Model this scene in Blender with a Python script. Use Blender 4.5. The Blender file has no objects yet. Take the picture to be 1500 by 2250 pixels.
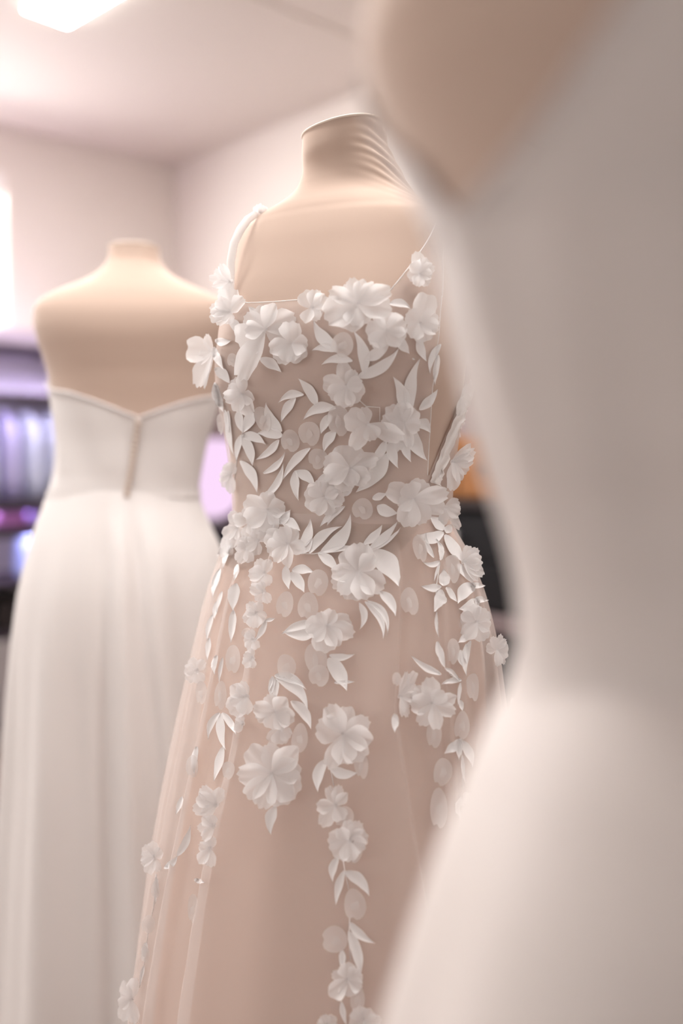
import bpy, math, random
import numpy as np
from mathutils import Vector, Matrix
from mathutils.bvhtree import BVHTree

random.seed(7)
rng = np.random.RandomState(11)
scene = bpy.context.scene
COL = scene.collection
W0, H0 = 1500, 2250
LENS = 35.0
F = LENS / 36.0 * H0                      # focal length in pixels of the 1500x2250 frame
HORIZON = 1030.0
CAMZ = 1.12
PITCH = math.atan((H0 / 2 - HORIZON) / F)  # slight downward tilt

# ------------------------------------------------------------------ camera
cam_d = bpy.data.cameras.new('camera')
cam = bpy.data.objects.new('camera', cam_d)
COL.objects.link(cam)
cam.location = (0, 0, CAMZ)
cam.rotation_euler = (math.pi / 2 - PITCH, 0, 0)
cam_d.sensor_fit = 'VERTICAL'
cam_d.sensor_height = 36.0
cam_d.sensor_width = 24.0
cam_d.lens = LENS
cam_d.clip_start = 0.02
cam_d.dof.use_dof = True
cam_d.dof.focus_distance = 1.165
cam_d.dof.aperture_fstop = 1.25
cam_d.dof.aperture_blades = 0
scene.camera = cam

# ------------------------------------------------------------------ world, exposure
wd = bpy.data.worlds.new('World')
scene.world = wd
wd.use_nodes = True
bg = wd.node_tree.nodes['Background']
bg.inputs[0].default_value = (1.0, 0.985, 0.97, 1)
bg.inputs[1].default_value = 2.5
scene.view_settings.view_transform = 'Standard'
scene.view_settings.look = 'None'
scene.view_settings.gamma = 1.0
scene.view_settings.use_curve_mapping = False
scene.view_settings.exposure = 0.14
scene.cycles.transparent_max_bounces = 32
scene.cycles.max_bounces = 10
scene.cycles.diffuse_bounces = 6
scene.cycles.use_denoising = True
scene.cycles.sample_clamp_indirect = 6.0

# ------------------------------------------------------------------ room frame
RC = Vector((-0.825, 5.01, 0))            # room corner
UD = Vector((0.674, -0.738, 0)).normalized()   # along the right wall, toward the camera
VD = Vector((-UD.y * -1, -UD.x, 0)).normalized()  # along the left wall, away from the corner
VD = Vector((-0.738, -0.674, 0)).normalized()
CEIL = CAMZ + 1.5
RU, RV = 8.5, 6.0

def P(u, v, z=0.0):
    q = RC + UD * u + VD * v
    return Vector((q.x, q.y, z))

def area(name, u, v, z, tu, tv, tz, sx, sy, power, color):
    """daylight lamp outside a window, aimed along the room direction (tu,tv,tz)"""
    l = bpy.data.lights.new(name, 'AREA')
    l.shape = 'RECTANGLE'; l.size = sx; l.size_y = sy
    l.energy = power; l.color = color
    o = bpy.data.objects.new(name, l)
    COL.objects.link(o)
    o.location = P(u, v, z)
    d = UD * tu + VD * tv + Vector((0, 0, tz))
    o.rotation_euler = d.to_track_quat('-Z', 'Y').to_euler()
    return o

# windows: (wall, centre along the wall, width, sill, head)
WIN1 = (0.876, 2.75, 1.70, 2.42)
WIN4 = (3.3, 5.5, 1.70, 2.42)
NEUTRAL = (1.0, 0.97, 0.96)
area('daylight_window_far', -0.25, (WIN1[0] + WIN1[1]) / 2, 2.06, 1, 0, -0.9, 1.87, 0.72, 75, NEUTRAL)
area('daylight_window_far_left', -0.25, (WIN4[0] + WIN4[1]) / 2, 2.06, 1, 0, -0.9, 2.2, 0.72, 95, NEUTRAL)
area('daylight_window_left', 2.9, RV + 0.25, 1.45, 0, -1, -0.05, 3.2, 1.9, 8, NEUTRAL)
area('daylight_shopfront', RU + 0.25, 3.2, 1.45, -1, 0, -0.02, 4.0, 2.0, 5, NEUTRAL)

# ------------------------------------------------------------------ materials
def new_mat(name):
    m = bpy.data.materials.new(name)
    m.use_nodes = True
    nt = m.node_tree
    for n in list(nt.nodes):
        nt.nodes.remove(n)
    out = nt.nodes.new('ShaderNodeOutputMaterial')
    return m, nt, out

def srgb(c):
    r = []
    for x in c:
        x /= 255.0
        r.append(x / 12.92 if x <= 0.04045 else ((x + 0.055) / 1.055) ** 2.4)
    return tuple(r) + (1.0,)

def add_bump(nt, kind, scale, strength, dist=0.002, stretch=None, uv=False):
    tc = nt.nodes.new('ShaderNodeTexCoord')
    mp = nt.nodes.new('ShaderNodeMapping')
    nt.links.new(tc.outputs['UV' if uv else 'Object'], mp.inputs[0])
    if stretch:
        mp.inputs['Scale'].default_value = stretch
    if kind == 'wave':
        tx = nt.nodes.new('ShaderNodeTexWave')
        tx.inputs['Scale'].default_value = scale
        tx.inputs['Distortion'].default_value = 1.5
        tx.inputs['Detail'].default_value = 2
        outp = tx.outputs['Fac']
    else:
        tx = nt.nodes.new('ShaderNodeTexNoise')
        tx.inputs['Scale'].default_value = scale
        tx.inputs['Detail'].default_value = 3
        outp = tx.outputs['Fac']
    nt.links.new(mp.outputs[0], tx.inputs['Vector'])
    bp = nt.nodes.new('ShaderNodeBump')
    bp.inputs['Strength'].default_value = strength
    bp.inputs['Distance'].default_value = dist
    nt.links.new(outp, bp.inputs['Height'])
    return bp, outp

def solid(name, col, rough=0.6, spec=0.3, metal=0.0, bump=None, var=0.0, sheen=0.0):
    m, nt, out = new_mat(name)
    b = nt.nodes.new('ShaderNodeBsdfPrincipled')
    b.inputs['Base Color'].default_value = col
    b.inputs['Roughness'].default_value = rough
    b.inputs['Specular IOR Level'].default_value = spec
    b.inputs['Metallic'].default_value = metal
    if sheen:
        b.inputs['Sheen Weight'].default_value = sheen
        b.inputs['Sheen Roughness'].default_value = 0.35
        b.inputs['Sheen Tint'].default_value = (1.0, 0.95, 0.9, 1)
    if bump:
        bp, fac = add_bump(nt, *bump)
        nt.links.new(bp.outputs[0], b.inputs['Normal'])
        if var:
            mx = nt.nodes.new('ShaderNodeMix'); mx.data_type = 'RGBA'
            mx.inputs[6].default_value = tuple(c * (1 - var) for c in col[:3]) + (1,)
            mx.inputs[7].default_value = tuple(min(1, c * (1 + var)) for c in col[:3]) + (1,)
            nt.links.new(fac, mx.inputs[0])
            nt.links.new(mx.outputs[2], b.inputs['Base Color'])
    nt.links.new(b.outputs[0], out.inputs[0])
    return m

def sheer(name, col, alpha, transl=0.35, bump=None, gloss=0.0):
    """thin cloth: diffuse and translucent thread with open gaps between"""
    m, nt, out = new_mat(name)
    d = nt.nodes.new('ShaderNodeBsdfDiffuse'); d.inputs[0].default_value = col
    t = nt.nodes.new('ShaderNodeBsdfTranslucent'); t.inputs[0].default_value = col
    mx = nt.nodes.new('ShaderNodeMixShader'); mx.inputs[0].default_value = transl
    nt.links.new(d.outputs[0], mx.inputs[1]); nt.links.new(t.outputs[0], mx.inputs[2])
    last = mx
    if bump:
        bp, fac = add_bump(nt, *bump)
        nt.links.new(bp.outputs[0], d.inputs['Normal'])
    if gloss:
        g = nt.nodes.new('ShaderNodeBsdfGlossy'); g.inputs['Roughness'].default_value = 0.35
        mg = nt.nodes.new('ShaderNodeMixShader'); mg.inputs[0].default_value = gloss
        nt.links.new(last.outputs[0], mg.inputs[1]); nt.links.new(g.outputs[0], mg.inputs[2])
        last = mg
    if alpha < 1:
        tr = nt.nodes.new('ShaderNodeBsdfTransparent')
        ma = nt.nodes.new('ShaderNodeMixShader'); ma.inputs[0].default_value = alpha
        nt.links.new(tr.outputs[0], ma.inputs[1]); nt.links.new(last.outputs[0], ma.inputs[2])
        last = ma
    nt.links.new(last.outputs[0], out.inputs[0])
    return m

def glow(name, col, strength):
    m, nt, out = new_mat(name)
    e = nt.nodes.new('ShaderNodeEmission')
    e.inputs[0].default_value = col; e.inputs[1].default_value = strength
    nt.links.new(e.outputs[0], out.inputs[0])
    return m

M = {}
M['wall'] = solid('wall_paint', (0.72, 0.655, 0.61, 1), 0.85, 0.15, bump=('noise', 60, 0.04))
M['ceiling'] = solid('ceiling_paint', (0.72, 0.655, 0.605, 1), 0.9, 0.1, bump=('noise', 40, 0.03))
M['wall_far'] = solid('unseen_wall_darkened', (0.22, 0.17, 0.14, 1), 0.85, 0.15, bump=('noise', 60, 0.04))  # unseen walls, made dark to cut the bounced fill light
M['floor'] = solid('floor_wood', (0.17, 0.115, 0.085, 1), 0.5, 0.3, bump=('noise', 8, 0.05), var=0.06)
M['trim'] = solid('white_trim', (0.75, 0.70, 0.67, 1), 0.5, 0.3)
M['frame'] = solid('window_frame_white', (0.82, 0.80, 0.78, 1), 0.4, 0.4)
M['skin'] = solid('jersey_beige', (0.49, 0.37, 0.305, 1), 0.85, 0.15, bump=('noise', 900, 0.08, 0.0006), sheen=0.5)
M['skin_edge'] = solid('jersey_seam', (0.72, 0.62, 0.54, 1), 0.8, 0.15)
M['button'] = solid('covered_button', (0.52, 0.43, 0.37, 1), 0.6, 0.3)
M['crepe'] = solid('ivory_crepe', (0.66, 0.62, 0.605, 1), 0.7, 0.2, bump=('noise', 700, 0.05, 0.0006), sheen=0.1)
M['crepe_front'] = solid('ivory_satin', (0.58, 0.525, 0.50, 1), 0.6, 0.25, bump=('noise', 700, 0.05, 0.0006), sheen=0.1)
M['lining'] = solid('nude_lining', (0.70, 0.545, 0.47, 1), 0.75, 0.2)
M['tulle'] = sheer('ivory_tulle', (0.80, 0.73, 0.70, 1), 0.42, 0.45)
M['tulle2'] = sheer('blush_tulle', (0.70, 0.60, 0.54, 1), 0.16, 0.45)
M['bodice'] = sheer('sheer_nude_mesh', (0.82, 0.725, 0.68, 1), 0.50, 0.3)
M['strap'] = sheer('strap_cloth', (0.84, 0.80, 0.78, 1), 0.92, 0.2)
M['petal'] = sheer('white_organza', (0.88, 0.865, 0.865, 1), 0.80, 0.45, gloss=0.02)
M['oval'] = sheer('sheer_organza', (0.85, 0.82, 0.81, 1), 0.60, 0.35, gloss=0.02)
M['leaf'] = sheer('embroidered_thread', (0.86, 0.845, 0.845, 1), 0.96, 0.15, bump=('wave', 13, 0.22, 0.0008, (1.0, 0.15, 1.0), True), gloss=0.03)
M['thread'] = sheer('white_thread', (0.86, 0.84, 0.83, 1), 0.95, 0.2)
M['metal'] = solid('brushed_steel', (0.55, 0.54, 0.53, 1), 0.3, 0.5, 1.0)
M['black'] = solid('black_lacquer', (0.010, 0.009, 0.010, 1), 0.55, 0.15)
M['blackboard'] = solid('dark_brown_board', (0.03, 0.023, 0.023, 1), 0.6, 0.15)
M['ledge'] = solid('grey_ledge', (0.16, 0.12, 0.12, 1), 0.5, 0.3)
M['panel'] = solid('taupe_panel', (0.24, 0.18, 0.175, 1), 0.7, 0.2)
M['orange'] = solid('orange_wood', (0.25, 0.10, 0.03, 1), 0.5, 0.3, bump=('noise', 12, 0.1, 0.002, (1, 1, 8)), var=0.15)
M['lamp'] = glow('lamp_diffuser', (1.0, 0.975, 0.95, 1), 48.0)
M['pinkglow'] = glow('lilac_glow', (0.90, 0.66, 0.90, 1), 1.0)
M['led'] = glow('violet_led', (0.74, 0.68, 1.0, 1), 50.0)
M['lav'] = solid('lavender_board', (0.55, 0.46, 0.62, 1), 0.5, 0.3)
M['cabdark'] = solid('cabinet_dark', (0.05, 0.035, 0.05, 1), 0.5, 0.3)
M['cabback'] = solid('cabinet_back', (0.50, 0.43, 0.44, 1), 0.6, 0.2)
M['cabgrey'] = solid('cabinet_grey', (0.38, 0.34, 0.34, 1), 0.5, 0.3)
M['reel'] = solid('reel_lilac', (0.62, 0.55, 0.70, 1), 0.5, 0.3)
M['bagw'] = sheer('garment_bag_pale', (0.80, 0.82, 0.92, 1), 0.9, 0.4, gloss=0.05)
M['bagl'] = sheer('garment_bag_lilac', (0.66, 0.60, 0.82, 1), 0.9, 0.4, gloss=0.05)
M['magenta'] = solid('magenta_cloth', (0.42, 0.16, 0.42, 1), 0.7, 0.2)
M['violet'] = solid('violet_cloth', (0.45, 0.30, 0.80, 1), 0.7, 0.2)
M['blue'] = solid('blue_cloth', (0.45, 0.52, 0.88, 1), 0.6, 0.3)

m, nt, out = new_mat('window_glass')
tr = nt.nodes.new('ShaderNodeBsdfTransparent'); gl = nt.nodes.new('ShaderNodeBsdfGlossy')
gl.inputs['Roughness'].default_value = 0.02
mx = nt.nodes.new('ShaderNodeMixShader'); mx.inputs[0].default_value = 0.06
nt.links.new(tr.outputs[0], mx.inputs[1]); nt.links.new(gl.outputs[0], mx.inputs[2])
nt.links.new(mx.outputs[0], out.inputs[0])
M['glass'] = m

# ------------------------------------------------------------------ object helpers
WL = {}   # world location of every object made

def link(name, verts, faces, mat, parent=None, loc=None, smooth=True, uvs=None):
    """one mesh object; verts in world space, origin at loc (default: centre of its base)"""
    v = np.asarray(verts, dtype=float).reshape(-1, 3)
    if loc is None:
        lo, hi = v.min(0), v.max(0)
        loc = ((lo[0] + hi[0]) / 2, (lo[1] + hi[1]) / 2, lo[2])
    loc = np.asarray(loc, dtype=float)
    me = bpy.data.meshes.new(name)
    me.from_pydata((v - loc).tolist(), [], [tuple(int(i) for i in f) for f in faces])
    if smooth:
        me.polygons.foreach_set('use_smooth', [True] * len(me.polygons))
    if uvs is not None:
        ul = me.uv_layers.new(name='UVMap')
        li = np.empty(len(me.loops), dtype=int)
        me.loops.foreach_get('vertex_index', li)
        ul.data.foreach_set('uv', np.asarray(uvs, dtype=float)[li].ravel())
    me.materials.append(mat)
    me.update()
    o = bpy.data.objects.new(name, me)
    COL.objects.link(o)
    o.location = loc
    WL[o.name] = Vector(loc)
    if parent is not None:
        o.parent = parent
        o.matrix_parent_inverse = Matrix.Translation(-WL[parent.name])
    return o

def empty(name, loc, label, cat, group=None):
    o = bpy.data.objects.new(name, None)
    o.empty_display_size = 0.1
    COL.objects.link(o)
    o.location = loc
    WL[o.name] = Vector(loc)
    return tag(o, label, cat, group)

def tag(o, label, cat, group=None):
    o['label'] = label; o['category'] = cat
    if group:
        o['group'] = group
    return o

def struct(o):
    o['kind'] = 'structure'
    return o

class MB:
    """collects simple shapes into one mesh"""
    def __init__(s): s.v = []; s.f = []
    def add(s, vs, fs):
        b = len(s.v); s.v += [tuple(x) for x in vs]; s.f += [tuple(i + b for i in f) for f in fs]
    def box(s, u0, u1, v0, v1, z0, z1, bev=0.0):
        """bevelled box in room coordinates"""
        if bev <= 0:
            c = [P(u, v, z) for z in (z0, z1) for v in (v0, v1) for u in (u0, u1)]
            s.add(c, [(0, 2, 3, 1), (4, 5, 7, 6), (0, 1, 5, 4), (2, 6, 7, 3), (0, 4, 6, 2), (1, 3, 7, 5)])
            return
        prof = [(0, bev), (bev, 0)]
        vs = []; n = 0
        for (zz, ins) in ((z0, bev), (z0 + bev, 0), (z1 - bev, 0), (z1, bev)):
            a0, a1, b0, b1 = u0 + ins, u1 - ins, v0 + ins, v1 - ins
            r = bev * 0.7
            for (u, v) in ((a0 + r, b0), (a1 - r, b0), (a1, b0 + r), (a1, b1 - r), (a1 - r, b1), (a0 + r, b1), (a0, b1 - r), (a0, b0 + r)):
                vs.append(P(u, v, zz))
        fs = [tuple(range(7, -1, -1)), tuple(range(24, 32))]
        for k in range(3):
            for i in range(8):
                j = (i + 1) % 8
                fs.append((k * 8 + i, k * 8 + j, k * 8 + 8 + j, k * 8 + 8 + i))
        s.add(vs, fs)
    def lathe(s, cx, cy, prof, n=24):
        b = []
        for (r, z) in prof:
            for i in range(n):
                a = 2 * math.pi * i / n
                b.append((cx + r * math.cos(a), cy + r * math.sin(a), z))
        fs = []
        for k in range(len(prof) - 1):
            for i in range(n):
                j = (i + 1) % n
                fs.append((k * n + i, k * n + j, (k + 1) * n + j, (k + 1) * n + i))
        fs.append(tuple(range(n - 1, -1, -1)))
        fs.append(tuple(range((len(prof) - 1) * n, len(prof) * n)))
        s.add(b, fs)
    def tube(s, pts, r, n=6):
        pts = [Vector(p) for p in pts]
        vs = []
        for k, p in enumerate(pts):
            d = (pts[min(k + 1, len(pts) - 1)] - pts[max(k - 1, 0)]).normalized()
            a = d.cross(Vector((0, 0, 1)))
            if a.length < 0.05:
                a = d.cross(Vector((1, 0, 0)))
            a.normalize(); b = d.cross(a)
            rr = r[k] if isinstance(r, (list, tuple)) else r
            for i in range(n):
                t = 2 * math.pi * i / n
                vs.append(p + a * (rr * math.cos(t)) + b * (rr * math.sin(t)))
        fs = []
        for k in range(len(pts) - 1):
            for i in range(n):
                j = (i + 1) % n
                fs.append((k * n + i, k * n + j, (k + 1) * n + j, (k + 1) * n + i))
        fs.append(tuple(range(n - 1, -1, -1)))
        fs.append(tuple(range((len(pts) - 1) * n, len(pts) * n)))
        s.add(vs, fs)
    def build(s, name, mat, parent=None, smooth=False, loc=None):
        return link(name, s.v, s.f, mat, parent, loc, smooth)

def boxobj(name, mat, parent, *a, bev=0.0, smooth=False):
    b = MB(); b.box(*a, bev=bev)
    return b.build(name, mat, parent, smooth)

# ------------------------------------------------------------------ room shell
T = 0.12
struct(boxobj('floor', M['floor'], None, -T, RU + T, -T, RV + T, -0.1, 0.0))
struct(boxobj('ceiling', M['ceiling'], None, -T, RU + T, -T, RV + T, CEIL, CEIL + 0.1))
struct(boxobj('wall_right', M['wall'], None, -T, RU + T, -T, 0, 0, CEIL))

def wall_with_window(name, along, fixed0, fixed1, length, w0, w1, z0, z1, mat):
    b = MB()
    def bx(a0, a1, zz0, zz1):
        if along == 'v': b.box(fixed0, fixed1, a0, a1, zz0, zz1)
        else: b.box(a0, a1, fixed0, fixed1, zz0, zz1)
    bx(0, w0, 0, CEIL); bx(w1, length, 0, CEIL); bx(w0, w1, 0, z0); bx(w0, w1, z1, CEIL)
    return struct(b.build(name, mat))

def window(name, along, f0, f1, w0, w1, z0, z1, bars, inner):
    root = bpy.data.objects.new(name, None); COL.objects.link(root)
    mid = (w0 + w1) / 2
    root.location = P((f0 + f1) / 2, mid, z0) if along == 'v' else P(mid, (f0 + f1) / 2, z0)
    WL[root.name] = Vector(root.location); struct(root)
    c = (f0 + f1) / 2
    def bx(nm, mat, a0, a1, zz0, zz1, d=0.03):
        if along == 'v': return boxobj(nm, mat, root, c - d, c + d, a0, a1, zz0, zz1)
        return boxobj(nm, mat, root, a0, a1, c - d, c + d, zz0, zz1)
    t = 0.035
    b = MB()
    for (a0, a1, zz0, zz1) in ((w0, w1, z0, z0 + t), (w0, w1, z1 - t, z1), (w0, w0 + t, z0 + t, z1 - t), (w1 - t, w1, z0 + t, z1 - t)):
        if along == 'v': b.box(c - 0.03, c + 0.03, a0, a1, zz0, zz1)
        else: b.box(a0, a1, c - 0.03, c + 0.03, zz0, zz1)
    b.build('window_frame', M['frame'], root)
    step = (w1 - w0 - 2 * t) / bars
    for i in range(bars):
        a0 = w0 + t + i * step
        bx('window_pane', M['glass'], a0 + (0.012 if i else 0), a0 + step - (0.012 if i < bars - 1 else 0), z0 + t, z1 - t, 0.004)
        if i:
            bx('window_bar', M['frame'], a0 - 0.012, a0 + 0.012, z0 + t, z1 - t, 0.02)
    return root

b = MB()
for (v0_, v1_, z0_, z1_) in ((0, WIN1[0], 0, CEIL), (WIN1[1], WIN4[0], 0, CEIL), (WIN4[1], RV, 0, CEIL), (WIN1[0], WIN1[1], 0, WIN1[2]), (WIN1[0], WIN1[1], WIN1[3], CEIL), (WIN4[0], WIN4[1], 0, WIN4[2]), (WIN4[0], WIN4[1], WIN4[3], CEIL)):
    b.box(-T, 0, v0_, v1_, z0_, z1_)
struct(b.build('wall_left', M['wall']))
window('window_1', 'v', -T, 0, *WIN1, 2, 0)
window('window_4', 'v', -T, 0, *WIN4, 2, 0)
wall_with_window('wall_front', 'u', RV, RV + T, RU, 1.3, 4.5, 0.5, 2.4, M['wall_far'])
window('window_2', 'u', RV, RV + T, 1.3, 4.5, 0.5, 2.4, 3, 0)
wall_with_window('wall_back', 'v', RU, RU + T, RV, 1.2, 5.2, 0.45, 2.45, M['wall_far'])
window('window_3', 'v', RU, RU + T, 1.2, 5.2, 0.45, 2.45, 3, 0)
struct(boxobj('baseboard_left', M['trim'], None, 0, 0.015, 0.016, RV - 0.02, 0, 0.09))
struct(boxobj('baseboard_right', M['trim'], None, 0.0, RU - 0.02, 0, 0.015, 0, 0.09))
# shallow cover strip across the ceiling
struct(boxobj('trim_1', M['ceiling'], None, 1.62, 1.68, 0.0, RV, CEIL - 0.005, CEIL))

def ceiling_light(x, y, ang, length, label, group=None):
    root = empty('ceiling_light', (x, y, CEIL), label, 'ceiling light', group)
    d = Vector((math.cos(ang), math.sin(ang), 0)); p = Vector((-d.y, d.x, 0))
    def slab(nm, mat, hl, hw, z0, z1):
        c = [Vector((x, y, 0)) + d * (sx * hl) + p * (sy * hw) + Vector((0, 0, z)) for z in (z0, z1) for (sx, sy) in ((-1, -1), (1, -1), (1, 1), (-1, 1))]
        return link(nm, c, [(3, 2, 1, 0), (4, 5, 6, 7), (0, 1, 5, 4), (1, 2, 6, 5), (2, 3, 7, 6), (3, 0, 4, 7)], mat, root, smooth=False)
    slab('housing', M['trim'], length / 2 + 0.006, 0.084, CEIL - 0.008, CEIL - 0.0005)
    slab('diffuser', M['lamp'], length / 2, 0.078, CEIL - 0.014, CEIL - 0.0085)
    return root
# fixture seen at the top left: its far end corner pair lies at (-1.025,3.297) and (-0.92,3.41)
ld = Vector((0.72, -0.69, 0)).normalized()
end = Vector((-0.9725, 3.3535, 0))
L1 = end + ld * 0.6
ceiling_light(L1.x, L1.y, math.atan2(ld.y, ld.x), 1.2, 'bright white linear ceiling light at the top left corner')
ceiling_light(-0.62, 1.32, math.atan2(ld.y, ld.x), 1.2, 'second linear ceiling light, added out of view to light the flower gown')  # unseen fixture added to brighten the chest and upper back from above
ceiling_light(0.68, 1.18, math.atan2(ld.y, ld.x), 1.2, 'third linear ceiling light, added out of view to light the middle and back forms')  # likewise added out of frame, lights the chest and the rear form

# ------------------------------------------------------------------ camera maths
FWD = Vector((0, math.cos(PITCH), -math.sin(PITCH)))
UPV = Vector((0, math.sin(PITCH), math.cos(PITCH)))
ORG = Vector((0, 0, CAMZ))

def ray(px, py):
    return (FWD + Vector((1, 0, 0)) * ((px - 750) / F) + UPV * ((1125 - py) / F))

def z_at(py, Y):
    d = ray(750, py)
    return CAMZ + d.z * (Y / d.y)

def proj(pts):
    p = np.asarray(pts) - np.array([0, 0, CAMZ])
    dep = p @ np.array(FWD)
    return 750 + F * p[..., 0] / dep, 1125 - F * (p @ np.array(UPV)) / dep

def pchip(x, y, q):
    x = np.asarray(x, float); y = np.asarray(y, float); q = np.clip(np.asarray(q, float), x[0], x[-1])
    h = np.diff(x); d = np.diff(y) / h
    m = np.zeros_like(y)
    m[0], m[-1] = d[0], d[-1]
    for i in range(1, len(y) - 1):
        if d[i - 1] * d[i] > 0:
            w1 = 2 * h[i] + h[i - 1]; w2 = h[i] + 2 * h[i - 1]
            m[i] = (w1 + w2) / (w1 / d[i - 1] + w2 / d[i])
    k = np.clip(np.searchsorted(x, q, side='right') - 1, 0, len(h) - 1)
    t = (q - x[k]) / h[k]
    return ((2 * t**3 - 3 * t**2 + 1) * y[k] + (t**3 - 2 * t**2 + t) * h[k] * m[k] + (-2 * t**3 + 3 * t**2) * y[k + 1] + (t**3 - t**2) * h[k] * m[k + 1])

def sstep(a, b, x):
    t = np.clip((np.asarray(x, float) - a) / (b - a), 0, 1)
    return t * t * (3 - 2 * t)

class Surf:
    """stack of superelliptic rings; widths are solved so its outline has the measured width"""
    def __init__(s, Y0, alpha, rows, n=2.25, bust=None, tilt=None, fit=8):
        # rows: (image y, left x, right x, front depth, back depth, shift to the front)
        rows = sorted(rows, key=lambda r: -r[0])
        s.Y0, s.alpha, s.n, s.bust, s.tilt = Y0, math.radians(alpha), n, bust, tilt
        s.z = np.array([z_at(r[0], Y0) for r in rows])
        s.bf = np.array([r[3] for r in rows]); s.bb = np.array([r[4] for r in rows]); s.cy = np.array([r[5] for r in rows])
        Lp = np.array([r[1] for r in rows], float); Rp = np.array([r[2] for r in rows], float)
        sc = Y0 / F
        s.cx = ((Lp + Rp) / 2 - 750) * sc
        s.a = (Rp - Lp) / 2 * sc
        s.fold = None
        th = np.linspace(0, 2 * math.pi, 180, endpoint=False)
        for _ in range(fit):
            TH, Z = np.meshgrid(th, s.z)
            px, py = proj(s.pt(TH, Z))
            lo, hi = px.min(1), px.max(1)
            s.cx += ((Lp + Rp) / 2 - (lo + hi) / 2) * sc
            s.a = np.clip(s.a * ((Rp - Lp) / (hi - lo)) ** 1.0, 0.02, 0.6)
    def par(s, Z):
        f = lambda t: pchip(s.z, t, Z)
        return f(s.a), f(s.bf), f(s.bb), f(s.cx), f(s.cy)
    def pt(s, TH, Z, off=0.0):
        TH = np.asarray(TH, float); Z = np.asarray(Z, float)
        a, bf, bb, cx, cy = s.par(Z)
        si, co = np.sin(TH), np.cos(TH)
        p = 2.0 / s.n
        if s.fold is not None:
            off = off + s.fold(TH, Z)
        b = np.where(co >= 0, bf, bb)
        x = (a + off) * np.sign(si) * np.abs(si) ** p
        y = -(b + off) * np.sign(co) * np.abs(co) ** p - cy
        if s.bust:
            zb, hgt, ang, amt = s.bust
            t = np.mod(TH + math.pi, 2 * math.pi) - math.pi
            dz = Z - zb
            g = np.exp(-np.where(dz > 0, dz / (hgt * 1.5), dz / hgt) ** 2)
            for sg in (-1, 1):
                q = amt * g * np.exp(-((t - sg * ang) / 0.42) ** 2)
                x = x + q * 0.35 * sg; y = y - q
        zz = Z + 0 * TH
        if s.tilt is not None:
            zt0, zt1, k = s.tilt
            zz = zz + k * (math.cos(s.alpha) * x - math.sin(s.alpha) * y) * sstep(zt0, zt1, Z)
        ca, sa = math.cos(s.alpha), math.sin(s.alpha)
        return np.stack([ca * x - sa * y + cx, sa * x + ca * y + s.Y0, zz], -1)
    def theta_of(s, p):
        """ring angle of a world point near the surface"""
        a, bf, bb, cx, cy = [float(v) for v in s.par(p[2])]
        dx, dy = p[0] - cx, p[1] - s.Y0
        ca, sa = math.cos(s.alpha), math.sin(s.alpha)
        x, y = ca * dx + sa * dy, -sa * dx + ca * dy + cy
        b = bf if y < 0 else bb
        q = s.n / 2.0
        return math.atan2(math.copysign(abs(x / a) ** q, x), -math.copysign(abs(y / b) ** q, y))
    def bvh(s, z0, z1, off=0.0, nt=160, nz=120):
        V, Fc = grid(s, np.linspace(z0, z1, nz), np.linspace(-math.pi, math.pi, nt, endpoint=False), True, off)
        return BVHTree.FromPolygons([tuple(x) for x in V], Fc)

def grid(s, zs, ths, wrap, off=0.0):
    TH, Z = np.meshgrid(ths, zs)
    V = s.pt(TH, Z, off).reshape(-1, 3)
    n, mm = len(ths), len(zs)
    Fc = []
    for k in range(mm - 1):
        for i in range(n if wrap else n - 1):
            j = (i + 1) % n
            Fc.append((k * n + i, k * n + j, (k + 1) * n + j, (k + 1) * n + i))
    return V, Fc

def grid2(s, TH, Z, off=0.0):
    V = s.pt(TH, Z, off).reshape(-1, 3)
    mm, n = TH.shape
    Fc = [(k * n + i, k * n + i + 1, (k + 1) * n + i + 1, (k + 1) * n + i) for k in range(mm - 1) for i in range(n - 1)]
    return V, Fc

def dress_form(s, z_bot, z_top, label, standx, standy, wrinkle=None):
    root = empty('dress_form', (standx, standy, 0), label, 'mannequin')
    zs = np.concatenate([np.linspace(z_bot, s.z[-1] - 0.16, 50), np.linspace(s.z[-1] - 0.155, s.z[-1], 80)])
    ths = np.linspace(-math.pi, math.pi, 144, endpoint=False)
    old = s.fold
    s.fold = wrinkle
    V, Fc = grid(s, zs, ths, True)
    n, mm = len(ths), len(zs)
    # rounded neck rim and closed ends
    top = V[(mm - 1) * n:].copy(); c = top.mean(0)
    ring2 = c + (top - c) * 0.90 + np.array([0, 0, 0.004])
    V = np.concatenate([V, ring2, [c + np.array([0, 0, 0.005])], [V[:n].mean(0)]])
    b = mm * n
    for i in range(n):
        j = (i + 1) % n
        Fc.append(((mm - 1) * n + i, (mm - 1) * n + j, b + j, b + i))
        Fc.append((b + i, b + j, b + n))
        Fc.append((j, i, b + n + 1))
    link('torso', V, Fc, M['skin'], root)
    s.fold = old
    mb = MB(); ringp = [tuple(c + (p - c) * 1.0 + np.array([0, 0, 0.0005])) for p in top[::3]]
    ringp.append(ringp[0]); ringp.append(ringp[1])
    mb.tube(ringp, 0.0016, 6)
    mb.build('neck_seam', M['skin_edge'], root, True)
    mb = MB(); mb.lathe(standx, standy, [(0.014, 0.03), (0.014, z_bot + 0.02)], 16); mb.build('pole', M['metal'], root, True)
    mb = MB(); mb.lathe(standx, standy, [(0.15, 0.001), (0.155, 0.006), (0.15, 0.016), (0.05, 0.022), (0.025, 0.035)], 40); mb.build('base', M['metal'], root, True)
    return root

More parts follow.
